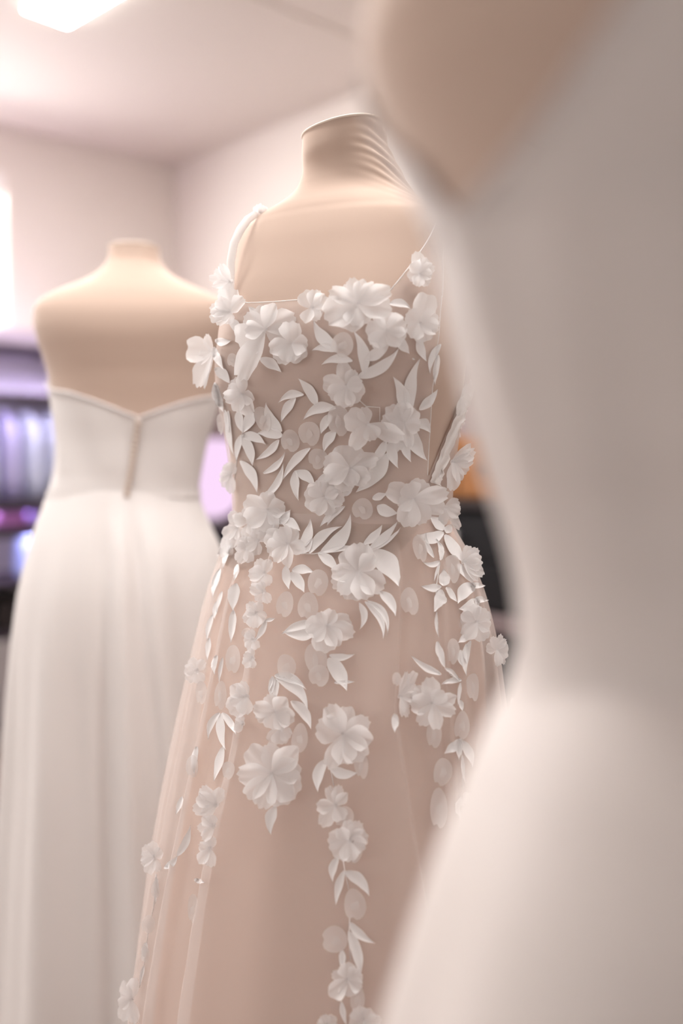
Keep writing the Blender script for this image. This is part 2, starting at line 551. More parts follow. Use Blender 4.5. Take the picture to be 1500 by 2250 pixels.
# ------------------------------------------------------------------ centre dress form
YC = 1.26
ctr = Surf(YC, -31, [
    (292, 664, 850, .050, .052, .010), (330, 663, 852, .051, .053, .008), (365, 664, 868, .052, .056, .004), (392, 659, 886, .055, .060, .0),
    (412, 650, 899, .059, .065, -.004), (428, 635, 912, .064, .071, -.008), (445, 607, 928, .070, .079, -.011), (462, 573, 948, .076, .086, -.012), (480, 545, 970, .081, .092, -.012),
(500, 527, 992, .086, .097, -.010), (535, 514, 1002, .091, .103, -.006), (580, 507, 1010, .097, .106, -.002),
    (640, 499, 1018, .104, .108, .004), (700, 492, 1024, .110, .107, .008), (750, 484, 1027, .112, .104, .010), (800, 478, 1026, .111, .100, .010), (850, 480, 1020, .106, .096, .008),
    (900, 488, 1012, .101, .093, .005), (960, 499, 1003, .097, .090, .002), (1020, 508, 995, .094, .088, .0), (1080, 514, 989, .093, .088, .0), (1130, 516, 986, .093, .090, .0),
    (1180, 505, 994, .097, .097, .0), (1250, 492, 1008, .104, .110, .0), (1330, 487, 1013, .108, .118, .0), (1420, 490, 1010, .106, .114, .0), (1500, 500, 1000, .098, .104, .0)],
    bust=(z_at(752, YC), 0.055, 0.60, 0.014), tilt=(z_at(430, YC), z_at(330, YC), 0.16))

def ctr_wrinkle(TH, Z):
    # cloth cover pulled in oblique creases at the right side of the neck
    zc = z_at(375, YC)
    t = np.mod(TH + math.pi, 2 * math.pi) - math.pi
    reg = np.exp(-((t - 1.40) / 0.48) ** 2) * np.exp(-((Z - zc) / 0.042) ** 2)
    s = (Z - zc) * (1 + 0.5 * (1.5 - t)) + 0.030 * (t - 1.0)
    return 0.0018 * reg * (np.sin(s * 390 + 0.8 * np.sin(t * 5)) + 0.6 * np.sin(s * 233 + 1.2))

ZW = z_at(1130, YC)
axw = np.array([float(pchip(ctr.z, ctr.cx, ZW)), YC])
f_ctr = dress_form(ctr, z_at(1500, YC), 0, 'beige jersey dress form with a creased neck, wearing the flower-covered gown', axw[0], axw[1], ctr_wrinkle)

# ------------------------------------------------------------------ back dress form
YB = 1.862
bk = Surf(YB, 184, [
    (546, 240, 349, .050, .050, .0), (575, 236, 356, .051, .052, .0), (600, 217, 374, .055, .058, -.003), (620, 186, 406, .060, .066, -.006), (640, 138, 448, .068, .076, -.008),
    (655, 104, 479, .074, .083, -.009), (670, 83, 499, .080, .089, -.009), (690, 73, 509, .085, .096, -.008), (715, 72, 511, .090, .102, -.005), (750, 80, 504, .098, .106, .0),
    (790, 94, 493, .108, .104, .004), (830, 105, 486, .114, .100, .006), (870, 113, 480, .114, .096, .006), (920, 120, 468, .108, .090, .004), (980, 124, 450, .100, .084, .002), (1040, 121, 437, .096, .082, .0),
    (1080, 111, 433, .095, .084, .0), (1130, 100, 441, .098, .095, .0), (1180, 92, 450, .102, .108, .0), (1260, 86, 456, .106, .118, .0), (1340, 95, 447, .10, .11, .0)],
    bust=(z_at(820, YB), 0.055, 0.60, 0.014))
zbw = z_at(1080, YB)
axb = (float(pchip(bk.z, bk.cx, zbw)), YB)
dress_form(bk, z_at(1340, YB), 0, 'beige dress form seen from behind, wearing the strapless gown at the left', *axb)

# ------------------------------------------------------------------ front dress form
YF = 0.49
fr_rows = [
    (-420, 1300, 1900, .050, .050, .0), (-330, 1280, 1930, .052, .054, .0), (-260, 1180, 1980, .062, .066, .0), (-190, 1000, 2060, .075, .085, .0), (-120, 880, 2120, .085, .100, .0),
    (-40, 812, 2150, .092, .110, .0), (40, 796, 2150, .098, .116, .0), (110, 798, 2150, .102, .118, .0), (200, 822, 2150, .106, .118, .0), (300, 862, 2150, .110, .116, .0), (400, 910, 2150, .112, .114, .0),
    (500, 955, 2150, .114, .111, .0), (600, 985, 2150, .114, .107, .0), (700, 1006, 2150, .112, .103, .0), (800, 1030, 2150, .108, .099, .0), (900, 1053, 2150, .104, .095, .0), (1000, 1080, 2150, .10, .092, .0),
    (1100, 1106, 2160, .098, .088, .0), (1200, 1130, 2170, .096, .086, .0), (1300, 1146, 2180, .095, .084, .0), (1400, 1153, 2190, .095, .084, .0), (1480, 1148, 2200, .096, .086, .0)]
fr = Surf(YF, 150, fr_rows + [(1560, 1130, 2215, .098, .095, .0), (1700, 1105, 2230, .10, .105, .0), (1850, 1110, 2220, .10, .105, .0)])
zfw = z_at(1480, YF)
axf = (float(pchip(fr.z, fr.cx, zfw)), YF)
dress_form(fr, z_at(1850, YF), 0, 'blurred beige dress form close at the right, turned away in the V-backed gown', *axf)

# ------------------------------------------------------------------ gown on the front form
def cloth_shell(name, V, Fc, mat, parent):
    return link(name, V, Fc, mat, parent)

g_fr = empty('satin_gown', (axf[0], axf[1], 0), 'plain ivory gown with a deep V back, blurred large at the right edge', 'gown')
b_fr = fr.bvh(fr.z[0], fr.z[-1], 0.004)
def theta_px(s, bv, px, py):
    d = ray(px, py).normalized()
    h = bv.ray_cast(ORG, d)
    if h[0] is None:
        q = ORG + d * (s.Y0 / d.y)
        h = bv.find_nearest(q)
    return s.theta_of(h[0]), h[0].z
# V edges: apex, left edge and right edge in the photograph
pr = [(1010, 480), (1090, 385), (1170, 290), (1250, 185), (1330, 65), (1375, 0), (1430, -100), (1480, -190)]
pl = [(1010, 480), (985, 462), (960, 440), (935, 405), (912, 370)]
tr_ = sorted([theta_px(fr, b_fr, *q)[::-1] for q in pr]); tl_ = sorted([theta_px(fr, b_fr, *q)[::-1] for q in pl])
def unwrap(l, ref):
    return [(z, ref + ((t - ref + math.pi) % (2 * math.pi) - math.pi)) for z, t in l]
ref = tr_[0][1]
tr_ = unwrap(tr_, ref); tl_ = unwrap(tl_, ref)
za = tr_[0][0]
sgn = math.copysign(1, tl_[-1][1] - tl_[0][1])
tl_ = tl_ + [(tl_[-1][0] + 0.03, tl_[-1][1] + sgn * 0.35), (tl_[-1][0] + 0.10, tl_[-1][1] + sgn * 0.55), (tl_[-1][0] + 0.2, tl_[-1][1] + sgn * 0.6)]
zt = min(tr_[-1][0], tl_[-1][0])
zs = np.linspace(za, zt, 30)
tR = np.interp(zs, [q[0] for q in tr_], [q[1] for q in tr_]); tL = np.interp(zs, [q[0] for q in tl_], [q[1] for q in tl_])
lo, hi = np.minimum(tR, tL), np.maximum(tR, tL)
U = np.linspace(0, 1, 110)
TH = hi[:, None] + U[None, :] * (lo + 2 * math.pi - hi)[:, None]
Z = np.repeat(zs[:, None], len(U), 1)
V1, F1 = grid2(fr, TH, Z, 0.004)
mid = (hi[0] + lo[0]) / 2
zl = np.linspace(zfw - 0.012, za, 40)
TH2, Z2 = np.meshgrid(mid + U * 2 * math.pi, zl)
def fr_fold(TH, Z):
    k = sstep(zfw + 0.02, zfw + 0.12, Z) * (1 - sstep(zfw + 0.2, zfw + 0.3, Z))
    return 0.0022 * k * (np.sin(TH * 9 + Z * 14) + 0.6 * np.sin(TH * 14 - 1.0))
fr.fold = fr_fold
V2, F2 = grid2(fr, TH2, Z2, 0.004)
fr.fold = None
mbv = np.concatenate([V2, V1]); mbf = F2 + [tuple(i + len(V2) for i in f) for f in F1]
link('bodice', mbv, mbf, M['crepe_front'], g_fr)
mb = MB(); mb.tube([tuple(x) for x in fr.pt(hi, zs, 0.004)], 0.0022); mb.tube([tuple(x) for x in fr.pt(lo, zs, 0.004)], 0.0022)
mb.build('neckline_binding', M['crepe_front'], g_fr, True)
frs = Surf(YF, 150, [(1470, 1150, 2200, .10, .09, .0), (1510, 1136, 2215, .104, .098, .0), (1560, 1106, 2240, .11, .11, .0), (1600, 1083, 2260, .115, .12, .0), (1700, 1040, 2300, .125, .135, .0), (1800, 1000, 2340, .135, .15, .0), (1900, 966, 2370, .145, .16, .0), (2000, 935, 2400, .15, .168, .0),
    (2100, 906, 2430, .16, .175, .0), (2250, 865, 2470, .17, .185, .0), (2800, 740, 2600, .20, .215, .0), (3800, 560, 2780, .235, .25, .0), (5980, 330, 3000, .28, .30, .0)], n=2.1)
def frs_fold(TH, Z):
    k = 1 - sstep(zfw - 0.5, zfw - 0.02, Z)
    return (0.016 * k + 0.001) * np.sin(TH * 7 + 0.6) + 0.006 * k * np.sin(TH * 12 + 2)
frs.fold = frs_fold
V, Fc = grid(frs, np.linspace(0.012, frs.z[-1], 70), np.linspace(-math.pi, math.pi, 180, endpoint=False), True, 0.002)
link('skirt', V, Fc, M['crepe_front'], g_fr)
V, Fc = grid(fr, np.linspace(zfw - 0.014, zfw + 0.004, 4), np.linspace(-math.pi, math.pi, 120, endpoint=False), True, 0.0062)
link('waist_seam', V, Fc, M['crepe_front'], g_fr)

# ------------------------------------------------------------------ gown on the back form
g_bk = empty('strapless_gown', (axb[0], axb[1], 0), 'strapless ivory gown with a buttoned V back, on the dress form at the left', 'gown')
b_bk = bk.bvh(bk.z[0], bk.z[-1], 0.004)
top_px = [(112, 856), (150, 862), (200, 878), (250, 897), (303, 919), (350, 902), (400, 886), (440, 876), (478, 869)]
tp = [theta_px(bk, b_bk, *q) for q in top_px]
c0 = tp[4][0]
tp = [(c0 + ((t - c0 + math.pi) % (2 * math.pi) - math.pi), z) for t, z in tp]
tp.sort()
ths = np.linspace(-math.pi, math.pi, 161) + c0
zf = z_at(800, YB)
txs = [c0 - math.pi, c0 - 2.4] + [t for t, z in tp] + [c0 + 2.4, c0 + math.pi]
tzs = [zf, zf - 0.005] + [z for t, z in tp] + [zf - 0.005, zf]
ztop = np.interp(ths, txs, tzs)
w = np.linspace(0, 1, 36)
Z = (zbw - 0.004) + w[:, None] * (ztop - zbw + 0.004)[None, :]
TH = np.repeat(ths[None, :], len(w), 0)
def bk_fold(TH, Z):
    t = np.mod(TH - c0 + math.pi, 2 * math.pi) - math.pi
    k = sstep(zbw - 0.02, zbw + 0.06, Z)
    return 0.0010 * np.exp(-(t / 0.030) ** 2) + 0.0012 * k * np.sin(TH * 8 + 30 * Z)
bk.fold = bk_fold
V, Fc = grid2(bk, TH, Z, 0.004)
link('bodice', V, Fc, M['crepe'], g_bk)
mb = MB(); mb.tube([tuple(x) for x in bk.pt(ths, ztop, 0.004)], 0.0026)
mb.build('neckline_binding', M['crepe'], g_bk, True)
zb0 = tp[len(tp) // 2][1]
nb = 15
for i in range(nb):
    zz = zb0 - 0.008 - i * (zb0 - zbw - 0.004) / (nb - 1)
    q = bk.pt(np.array([c0]), np.array([zz]), 0.0050)[0]
    nrm = Vector((q[0] - axb[0], q[1] - axb[1], 0)).normalized()
    mb = MB()
    side = nrm.cross(Vector((0, 0, 1))).normalized()
    vs = []
    for (r, h) in ((0.0052, 0.0), (0.0058, 0.003), (0.0042, 0.0058), (0.0012, 0.007)):
        for j in range(10):
            a = 2 * math.pi * j / 10
            vs.append(Vector(q) + side * (r * math.cos(a)) + Vector((0, 0, r * math.sin(a))) + nrm * h)
    fs = [(k * 10 + j, k * 10 + (j + 1) % 10, k * 10 + 10 + (j + 1) % 10, k * 10 + 10 + j) for k in range(3) for j in range(10)]
    mb.add(vs, fs + [tuple(range(9, -1, -1)), tuple(range(30, 40))])
    mb.build('button', M['button'], g_bk, True)
bk.fold = None
bks = Surf(YB, 184, [(1076, 111, 433, .099, .088, 0), (1110, 97, 441, .103, .097, 0), (1150, 83, 457, .11, .11, 0), (1200, 67, 480, .118, .125, 0), (1250, 55, 497, .124, .138, 0), (1300, 46, 508, .13, .148, 0), (1400, 36, 527, .138, .16, 0),
    (1500, 30, 545, .146, .168, 0), (1700, 21, 578, .16, .185, 0), (1900, 8, 607, .175, .20, 0), (2100, -2, 630, .185, .215, 0), (2330, -12, 650, .20, .23, 0)], n=2.1)
def bks_fold(TH, Z):
    t = np.mod(TH - c0 + math.pi, 2 * math.pi) - math.pi
    k = 1 - sstep(zbw - 0.55, zbw, Z)
    k2 = 1 - sstep(zbw - 0.12, zbw - 0.0, Z)
    cen = 0.014 * np.exp(-((t + 0.05) / 0.07) ** 2) - 0.010 * np.exp(-((t - 0.10 - 0.05 * k) / 0.06) ** 2)
    cen = cen - 0.008 * np.exp(-((t + 0.22) / 0.08) ** 2) + 0.010 * np.exp(-((t - 0.3) / 0.14) ** 2)
    return cen * k2 * (0.6 + k) + 0.011 * k * np.sin(TH * 8 + 0.4) + 0.004 * k * np.sin(TH * 15 + 1)
bks.fold = bks_fold
V, Fc = grid(bks, np.linspace(max(0.01, bks.z[0]), bks.z[-1], 80), np.linspace(-math.pi, math.pi, 260, endpoint=False), True, 0.003)
link('skirt', V, Fc, M['crepe'], g_bk)
V, Fc = grid(bk, np.linspace(zbw - 0.010, zbw + 0.004, 4), np.linspace(-math.pi, math.pi, 120, endpoint=False), True, 0.0066)
link('waist_seam', V, Fc, M['crepe'], g_bk)

# ------------------------------------------------------------------ floral gown on the centre form
g_fl = empty('floral_gown', (axw[0], axw[1], 0), 'sheer nude gown covered in white cloth flowers, on the middle dress form', 'gown')
OFF = 0.0035
b_c = ctr.bvh(ctr.z[0], ctr.z[-1], OFF)
zj = z_at(1043, YC)                     # the open sides end in a point here
edge_px = [(971, 560), (972, 640), (968, 700), (963, 760), (958, 810), (952, 850), (948, 900), (945, 950), (942, 1000), (940, 1043)]
eR = sorted([theta_px(ctr, b_c, *q)[::-1] for q in edge_px])
bedge_px = [(1010, 880), (995, 920), (975, 965), (957, 1010), (944, 1043)]
eB = sorted([theta_px(ctr, b_c, *q)[::-1] for q in bedge_px])
zE = np.array([q[0] for q in eR]); tE = np.array([q[1] for q in eR])
neck_px = [(505, 660), (540, 666), (600, 663), (650, 659), (700, 656), (780, 652), (840, 646), (868, 640)]
nk = sorted([theta_px(ctr, b_c, *q) for q in neck_px])
def ztop_of(t):
    return np.interp(t, [q[0] for q in nk], [q[1] for q in nk])
w = np.linspace(0, 1, 40); U = np.linspace(-1, 1, 70)
zn = z_at(655, YC)
Zs = zj + w * (zn - zj)
tR = np.interp(Zs, zE, tE)
TH = U[None, :] * tR[:, None]
Z = zj + w[:, None] * (ztop_of(TH[-1]) - zj)[None, :]
TH = U[None, :] * np.interp(Z.mean(1), zE, tE)[:, None]
Vf, Ff = grid2(ctr, TH, Z, OFF)
ZB = np.linspace(ZW - 0.006, zj, 12); TB = np.linspace(-math.pi, math.pi, 160, endpoint=False)
Vb, Fb = grid(ctr, ZB, TB, True, OFF)
zbt = max(q[0] for q in eB)
Zk = np.linspace(zj, zbt, 16)
tB = np.interp(Zk, [q[0] for q in eB], [q[1] for q in eB])
THk = tB[:, None] + np.linspace(0, 1, 60)[None, :] * (2 * math.pi - 2 * tB)[:, None]
Vk, Fk = grid2(ctr, THk, np.repeat(Zk[:, None], 60, 1), OFF)
V = np.concatenate([Vf, Vb, Vk]); Fa = Ff + [tuple(i + len(Vf) for i in f) for f in Fb] + [tuple(i + len(Vf) + len(Vb) for i in f) for f in Fk]
link('bodice', V, Fa, M['bodice'], g_fl)
body_V, body_F = [V], [list(Fa)]
# bindings along the cut edges
mb = MB()
mb.tube([tuple(x) for x in ctr.pt(TH[:, -1], Z[:, -1], OFF)], 0.0005, 5)
mb.tube([tuple(x) for x in ctr.pt(TH[:, 0], Z[:, 0], OFF)], 0.0005, 5)
kk = TH[-1] < nk[-1][0]
mb.tube([tuple(x) for x in ctr.pt(TH[-1][kk], Z[-1][kk], OFF)], 0.0006, 5)
mb.tube([tuple(x) for x in ctr.pt(2 * math.pi - tB, Zk, OFF)], 0.0013, 5)
mb.build('edge_binding', M['thread'], g_fl, True)

# right strap: sheer panel from the neckline corner up over the shoulder
inner = [theta_px(ctr, b_c, *q) for q in [(868, 640), (895, 602), (920, 562), (945, 520), (958, 490)]]
outer = [theta_px(ctr, b_c, *q) for q in [(972, 640), (974, 602), (973, 566), (975, 530), (980, 500)]]
oZ0 = inner[0][1]; outer[0] = (outer[0][0], oZ0)
n = 14
ti = np.linspace(0, 4, n)
ii = np.arange(5)
iT = np.interp(ti, ii, [q[0] for q in inner]); iZ = np.interp(ti, ii, [q[1] for q in inner])
oT = np.interp(ti, ii, [q[0] for q in outer]); oZ = np.interp(ti, ii, [q[1] for q in outer])
k = np.linspace(0, 1, 12)
TH = iT[:, None] * (1 - k) + oT[:, None] * k; Z = iZ[:, None] * (1 - k) + oZ[:, None] * k
V, Fc = grid2(ctr, TH, Z, OFF)
st = link('strap', V, Fc, M['bodice'], g_fl)
body_V.append(V); body_F.append(Fc)
mb = MB(); mb.tube([tuple(x) for x in ctr.pt(iT, iZ, OFF)], 0.0007, 5); mb.tube([tuple(x) for x in ctr.pt(oT, oZ, OFF)], 0.0005, 5)
mb.build('strap_binding', M['thread'], st, True)

# left strap: narrow folded band standing a little off the shoulder line
def at_depth(px, py, Y):
    d = ray(px, py); return ORG + d * (Y / d.y)
spine = [(506, 668, 1.215), (505, 620, 1.218), (508, 575, 1.222), (514, 535, 1.227), (527, 505, 1.233), (545, 483, 1.240), (560, 472, 1.252), (575, 468, 1.275), (590, 472, 1.31)]
wid = [9, 9, 9, 9, 9.5, 9, 8, 8, 8]
vs = []; seg = 10
for (px, py, Y), hw in zip(spine, wid):
    c = at_depth(px, py, Y)
    i = spine.index((px, py, Y))
    a = spine[max(0, i - 1)]; b = spine[min(len(spine) - 1, i + 1)]
    tx, ty = b[0] - a[0], b[1] - a[1]; l = math.hypot(tx, ty); nx, ny = -ty / l, tx / l
    across = (Vector((1, 0, 0)) * nx - UPV * ny) * (hw * Y / F)
    for j in range(seg):
        t = 2 * math.pi * j / seg
        vs.append(c + across * math.cos(t) - FWD * (0.0035 * math.sin(t)) + across * (0.12 * math.sin(i * 2.1)))
fs = [(k_ * seg + j, k_ * seg + (j + 1) % seg, (k_ + 1) * seg + (j + 1) % seg, (k_ + 1) * seg + j) for k_ in range(len(spine) - 1) for j in range(seg)]
st2 = link('strap', [tuple(v) for v in vs], fs + [tuple(range(seg)), tuple(range(len(vs) - seg, len(vs)))], M['strap'], g_fl)
body_V.append(np.array([tuple(v) for v in vs])); body_F.append(fs)

# back panel edge stands off the body at the right, as a free strip
strip = [(1034, 832), (1022, 865), (1005, 905), (985, 950), (966, 1000), (950, 1042), (945, 1060)]
vs = []; n2 = 9
dense = []
for i in range(len(strip) - 1):
    for k_ in range(5):
        q = k_ / 5; dense.append((strip[i][0] * (1 - q) + strip[i + 1][0] * q, strip[i][1] * (1 - q) + strip[i + 1][1] * q))
strip = dense + [strip[-1]]
b_c2 = ctr.bvh(ctr.z[0], ctr.z[-1], 0.0065)
for i, (px, py) in enumerate(strip):
    wv = 15 + 8 * i / len(strip) + 2.0 * math.sin(i * 1.3) + 1.5 * math.sin(i * 2.9 + 1); px += 1.2 * math.sin(i * 1.9)
    lastd = None
    for j in range(n2):
        q = j / (n2 - 1)
        d = ray(px + wv * q, py + 8 * q).normalized(); h = b_c2.ray_cast(ORG, d)
        dd = h[3] if h[0] is not None else (lastd + 0.002 if lastd else 1.25 / d.y)
        lastd = dd
        vs.append(tuple(ORG + d * (dd - (0.0022 * math.sin(q * 8 + i * 0.5) + 0.0012 * math.sin(q * 15 + i * 1.1)))))
fs = [(i * n2 + j, i * n2 + j + 1, (i + 1) * n2 + j + 1, (i + 1) * n2 + j) for i in range(len(strip) - 1) for j in range(n2 - 1)]
link('back_panel_edge', vs, fs, M['strap'], g_fl)
body_V.append(np.array(vs)); body_F.append(fs)

# skirt layers
sk_rows = [(1118, 515, 987, .097, .094, 0), (1160, 505, 1002, .102, .103, 0), (1200, 491, 1024, .110, .114, 0), (1250, 474, 1045, .120, .126, 0), (1300, 457, 1063, .128, .136, 0), (1400, 432, 1088, .142, .152, 0), (1500, 409, 1103, .154, .166, 0),
    (1600, 387, 1116, .165, .178, 0), (1700, 366, 1126, .176, .19, 0), (1800, 347, 1136, .186, .20, 0), (1900, 330, 1145, .196, .21, 0), (2000, 316, 1154, .205, .22, 0), (2100, 303, 1162, .213, .228, 0), (2250, 287, 1174, .223, .24, 0), (2500, 262, 1195, .24, .255, 0), (2960, 225, 1230, .265, .28, 0)]
skt = Surf(YC, -31, sk_rows, n=2.05)
lin = Surf(YC, -31, [(r[0], r[1] + min(55, (r[0] - 1118) * 0.10) + 3, r[2] - min(55, (r[0] - 1118) * 0.10) - 3, r[3] * 0.95 - 0.004, r[4] * 0.95 - 0.004, 0) for r in sk_rows], n=2.05)
b_sk = skt.bvh(0.0, skt.z[-1])
def path_theta(pts):
    l = sorted([theta_px(skt, b_sk, *q)[::-1] for q in pts])
    return np.array([q[0] for q in l]), np.array([q[1] for q in l])
RIDGES = [  # (path, amplitude, width on the left, width on the right)
    ([(625, 1140), (600, 1220), (572, 1350), (556, 1480), (530, 1650), (486, 1850), (428, 2250)], 0.024, 0.016, 0.26),
    ([(868, 1150), (873, 1300), (866, 1450), (862, 1560), (882, 1720), (905, 1870), (935, 2060), (960, 2250)], 0.018, 0.15, 0.016),
    ([(962, 1180), (966, 1330), (972, 1500), (985, 1700), (1000, 2000), (1010, 2250)], 0.012, 0.02, 0.05),
    ([(1010, 1200), (1035, 1330), (1050, 1500), (1065, 1700), (1080, 2250)], 0.010, 0.03, 0.04),
    ([(560, 1150), (520, 1280), (490, 1420), (455, 1600), (415, 1800), (340, 2250)], 0.014, 0.02, 0.05),
    ([(530, 1150), (492, 1250), (465, 1350), (440, 1480), (410, 1640), (372, 1850), (315, 2150)], 0.012, 0.016, 0.05),
]
RID = [(path_theta(p), a, wl, wr) for p, a, wl, wr in RIDGES]
def tulle_fold(TH, Z):
    t = np.mod(TH + math.pi, 2 * math.pi) - math.pi
    top = z_at(1118, YC)
    k = sstep(0, 0.10, top - Z) * (0.45 + 0.9 * np.clip((top - Z) / 0.7, 0, 1))
    d = 0
    for (zz, tt), a, wl, wr in RID:
        t0 = np.interp(Z, zz, tt)
        dt = t - t0
        d = d + a * np.exp(-np.where(dt < 0, dt / wl, dt / wr) ** 2)
    side = sstep(1.2, 1.8, np.abs(t))
    d = d + 0.006 * side * np.sin(t * 26 + 3 * Z)
    d = d + 0.0018 * np.sin(t * 31 + 1.7 * Z) * sstep(0.35, 0.9, np.abs(t))
    return d * k
skt.fold = tulle_fold
ztopS = z_at(1122, YC)
V, Fc = grid(skt, np.concatenate([np.linspace(0.012, 0.40, 20)[:-1], np.linspace(0.40, ztopS, 80)]), np.linspace(-math.pi, math.pi, 900, endpoint=False), True)
link('tulle_skirt', V, Fc, M['tulle'], g_fl)
body_V.append(V); body_F.append(Fc)
def tulle2_fold(TH, Z):
    k = np.clip((ztopS - Z) / 0.5, 0, 1)
    return -0.004 - 0.004 * k + 0.004 * k * np.sin(TH * 11 + 2 * Z) + 0.002 * k * np.sin(TH * 19 + 1)
skt.fold = tulle2_fold
V, Fc = grid(skt, np.linspace(0.014, ztopS - 0.002, 70), np.linspace(-math.pi, math.pi, 220, endpoint=False), True)
link('tulle_underlayer', V, Fc, M['tulle2'], g_fl)
skt.fold = tulle_fold
def lin_fold(TH, Z):
    k = np.clip((ztopS - Z) / 0.6, 0, 1)
    return 0.005 * k * np.sin(TH * 7 + 0.5) + 0.003 * k * np.sin(TH * 13)
lin.fold = lin_fold
V, Fc = grid(lin, np.linspace(0.016, ztopS - 0.003, 70), np.linspace(-math.pi, math.pi, 180, endpoint=False), True)
link('skirt_lining', V, Fc, M['lining'], g_fl)

# ------------------------------------------------------------------ applique: everything is sewn on the gown's own surface
AV = []; AF = []; base = 0
for v, f in zip(body_V, body_F):
    AV += [tuple(x) for x in v]; AF += [tuple(int(i) + base for i in q) for q in f]; base += len(v)
BV = BVHTree.FromPolygons(AV, AF)

def hit(px, py):
    d = ray(px, py).normalized()
    h = BV.ray_cast(ORG, d)
    if h[0] is not None and h[0].y < YC + 0.03:
        n = h[1]
        if n.dot(d) > 0: n = -n
        return h[0].copy(), n.copy()
    h = b_c.ray_cast(ORG, d)
    if h[0] is not None:
        n = h[1]
        if n.dot(d) > 0: n = -n
        return h[0] - d * 0.004, n.copy()
    q = ORG + d * (1.235 / d.y)
    for _ in range(3):
        h = BV.find_nearest(q)
        q = ORG + d * (h[0].y / d.y)
    n = h[1]
    if n.dot(d) > 0: n = -n
    return q, n.copy()

def depth(p): return (p - ORG).dot(FWD)

def leaf(x0, y0, x1, y1, w, bend=0.0, lift=0.0016, name='embroidered_leaf', mat=None, blunt=False):
    """stitched leaf from base to tip lying on the gown"""
    nt_, ns = 15, 5
    cm, nm = hit((x0 + x1) / 2, (y0 + y1) / 2)
    dm = depth(cm)
    L = math.hypot(x1 - x0, y1 - y0); ux, uy = (x1 - x0) / L, (y1 - y0) / L; qx, qy = -uy, ux
    vs, uv = [], []
    prev = dm
    for i in range(nt_):
        t = i / (nt_ - 1)
        hook = (1 if bend >= 0 else -1) * (0.5 + 0.5 * math.sin(x0 * 1.3 + y0))
        off = 0.80 * bend * L * 4 * t * (1 - t) - hook * L * 0.11 * t ** 4
        cx, cy = x0 + (x1 - x0) * t + qx * off, y0 + (y1 - y0) * t + qy * off
        if blunt:
            hw = w / 2 * max(0.10, math.sin(math.pi * (0.06 + 0.88 * t ** 0.9))) ** 0.6
        else:
            hw = w / 2 * max(0.0, math.sin(math.pi * min(1, 0.04 + 0.96 * t ** 0.82))) ** 1.05 + 0.6 * (1 - t)
        for j in range(ns):
            s_ = -1 + 2 * j / (ns - 1)
            rag = 1 + 0.05 * math.sin(i * 0.9 + j * 1.7 + x0)
            p, n = hit(cx + qx * hw * s_ * rag, cy + qy * hw * s_ * rag)
            dd = depth(p)
            if abs(dd - prev) > 0.014:
                d = (p - ORG).normalized()
                p = ORG + d * ((prev + math.copysign(0.010, dd - prev)) / d.dot(FWD))
                n = nm
            if j == ns // 2: mid_d = depth(p)
            e = lift + 0.0010 * abs(s_) + 0.0022 * max(0, t - 0.6)
            vs.append(p + n * (e * 0.6) - (p - ORG).normalized() * (e * 0.6)); uv.append((t, 0.5 + 0.5 * s_))
        prev = mid_d
    fs = [(i * ns + j, i * ns + j + 1, (i + 1) * ns + j + 1, (i + 1) * ns + j) for i in range(nt_ - 1) for j in range(ns - 1)]
    return link(name, [tuple(v) for v in vs], fs, mat or M['leaf'], g_fl, loc=tuple(vs[2]), uvs=uv)

def oval(cx, cy, w, h, rot=0.0, notch=True):
    """flat sheer petal with a small stitched knot, hanging on the skirt"""
    c, n = hit(cx, cy)
    dc = depth(c); sc = dc / F
    m = (n * 0.7 - FWD * 0.5).normalized()
    ex = Vector((1, 0, 0)); ex = (ex - m * ex.dot(m)); ey = (-UPV) - m * (-UPV).dot(m)
    ex *= 1 / max(0.6, ex.length); ey *= 1 / max(0.6, ey.length)
    ca, sa = math.cos(rot), math.sin(rot)
    N = 20; vs = [c + m * 0.0035]
    for ring in (0.5, 1.0):
        for i in range(N):
            a = 2 * math.pi * i / N
            r = 1 + 0.03 * math.sin(3 * a + cx)
            if notch: r -= 0.24 * math.exp(-((a - math.pi / 2 - 0.25) / 0.20) ** 2)
            r *= 1 - 0.10 * math.cos(a + math.pi / 2)
            x, y = w / 2 * r * math.cos(a) * ring, h / 2 * r * math.sin(a) * ring
            x, y = ca * x - sa * y, sa * x + ca * y
            e = 0.0035 + 0.0025 * (ring - 0.5) * math.sin(2 * a + cy) + 0.001 * ring
            vs.append(c + (ex * x + ey * y) * sc + m * e)
    fs = [(0, 1 + i, 1 + (i + 1) % N) for i in range(N)] + [(1 + i, 1 + N + i, 1 + N + (i + 1) % N, 1 + (i + 1) % N) for i in range(N)]
    o = link('organza_petal', [tuple(v) for v in vs], fs, M['oval'], g_fl, loc=tuple(vs[0]))
    kv = []
    for k_ in range(7):
        a = 2 * math.pi * k_ / 7
        rr = (0.36 + 0.12 * math.sin(k_ * 2.1 + cx))
        kv.append(c + (ex * (w / 2 * rr * math.cos(a)) + ey * (h / 2 * rr * math.sin(a) + h * 0.08)) * sc + m * 0.0052)
    kv.append(c + ey * (h * 0.08 * sc) + m * 0.0056)
    link('stitched_knot', [tuple(v) for v in kv], [(7, i, (i + 1) % 7) for i in range(7)], M['oval'], o)
    return o

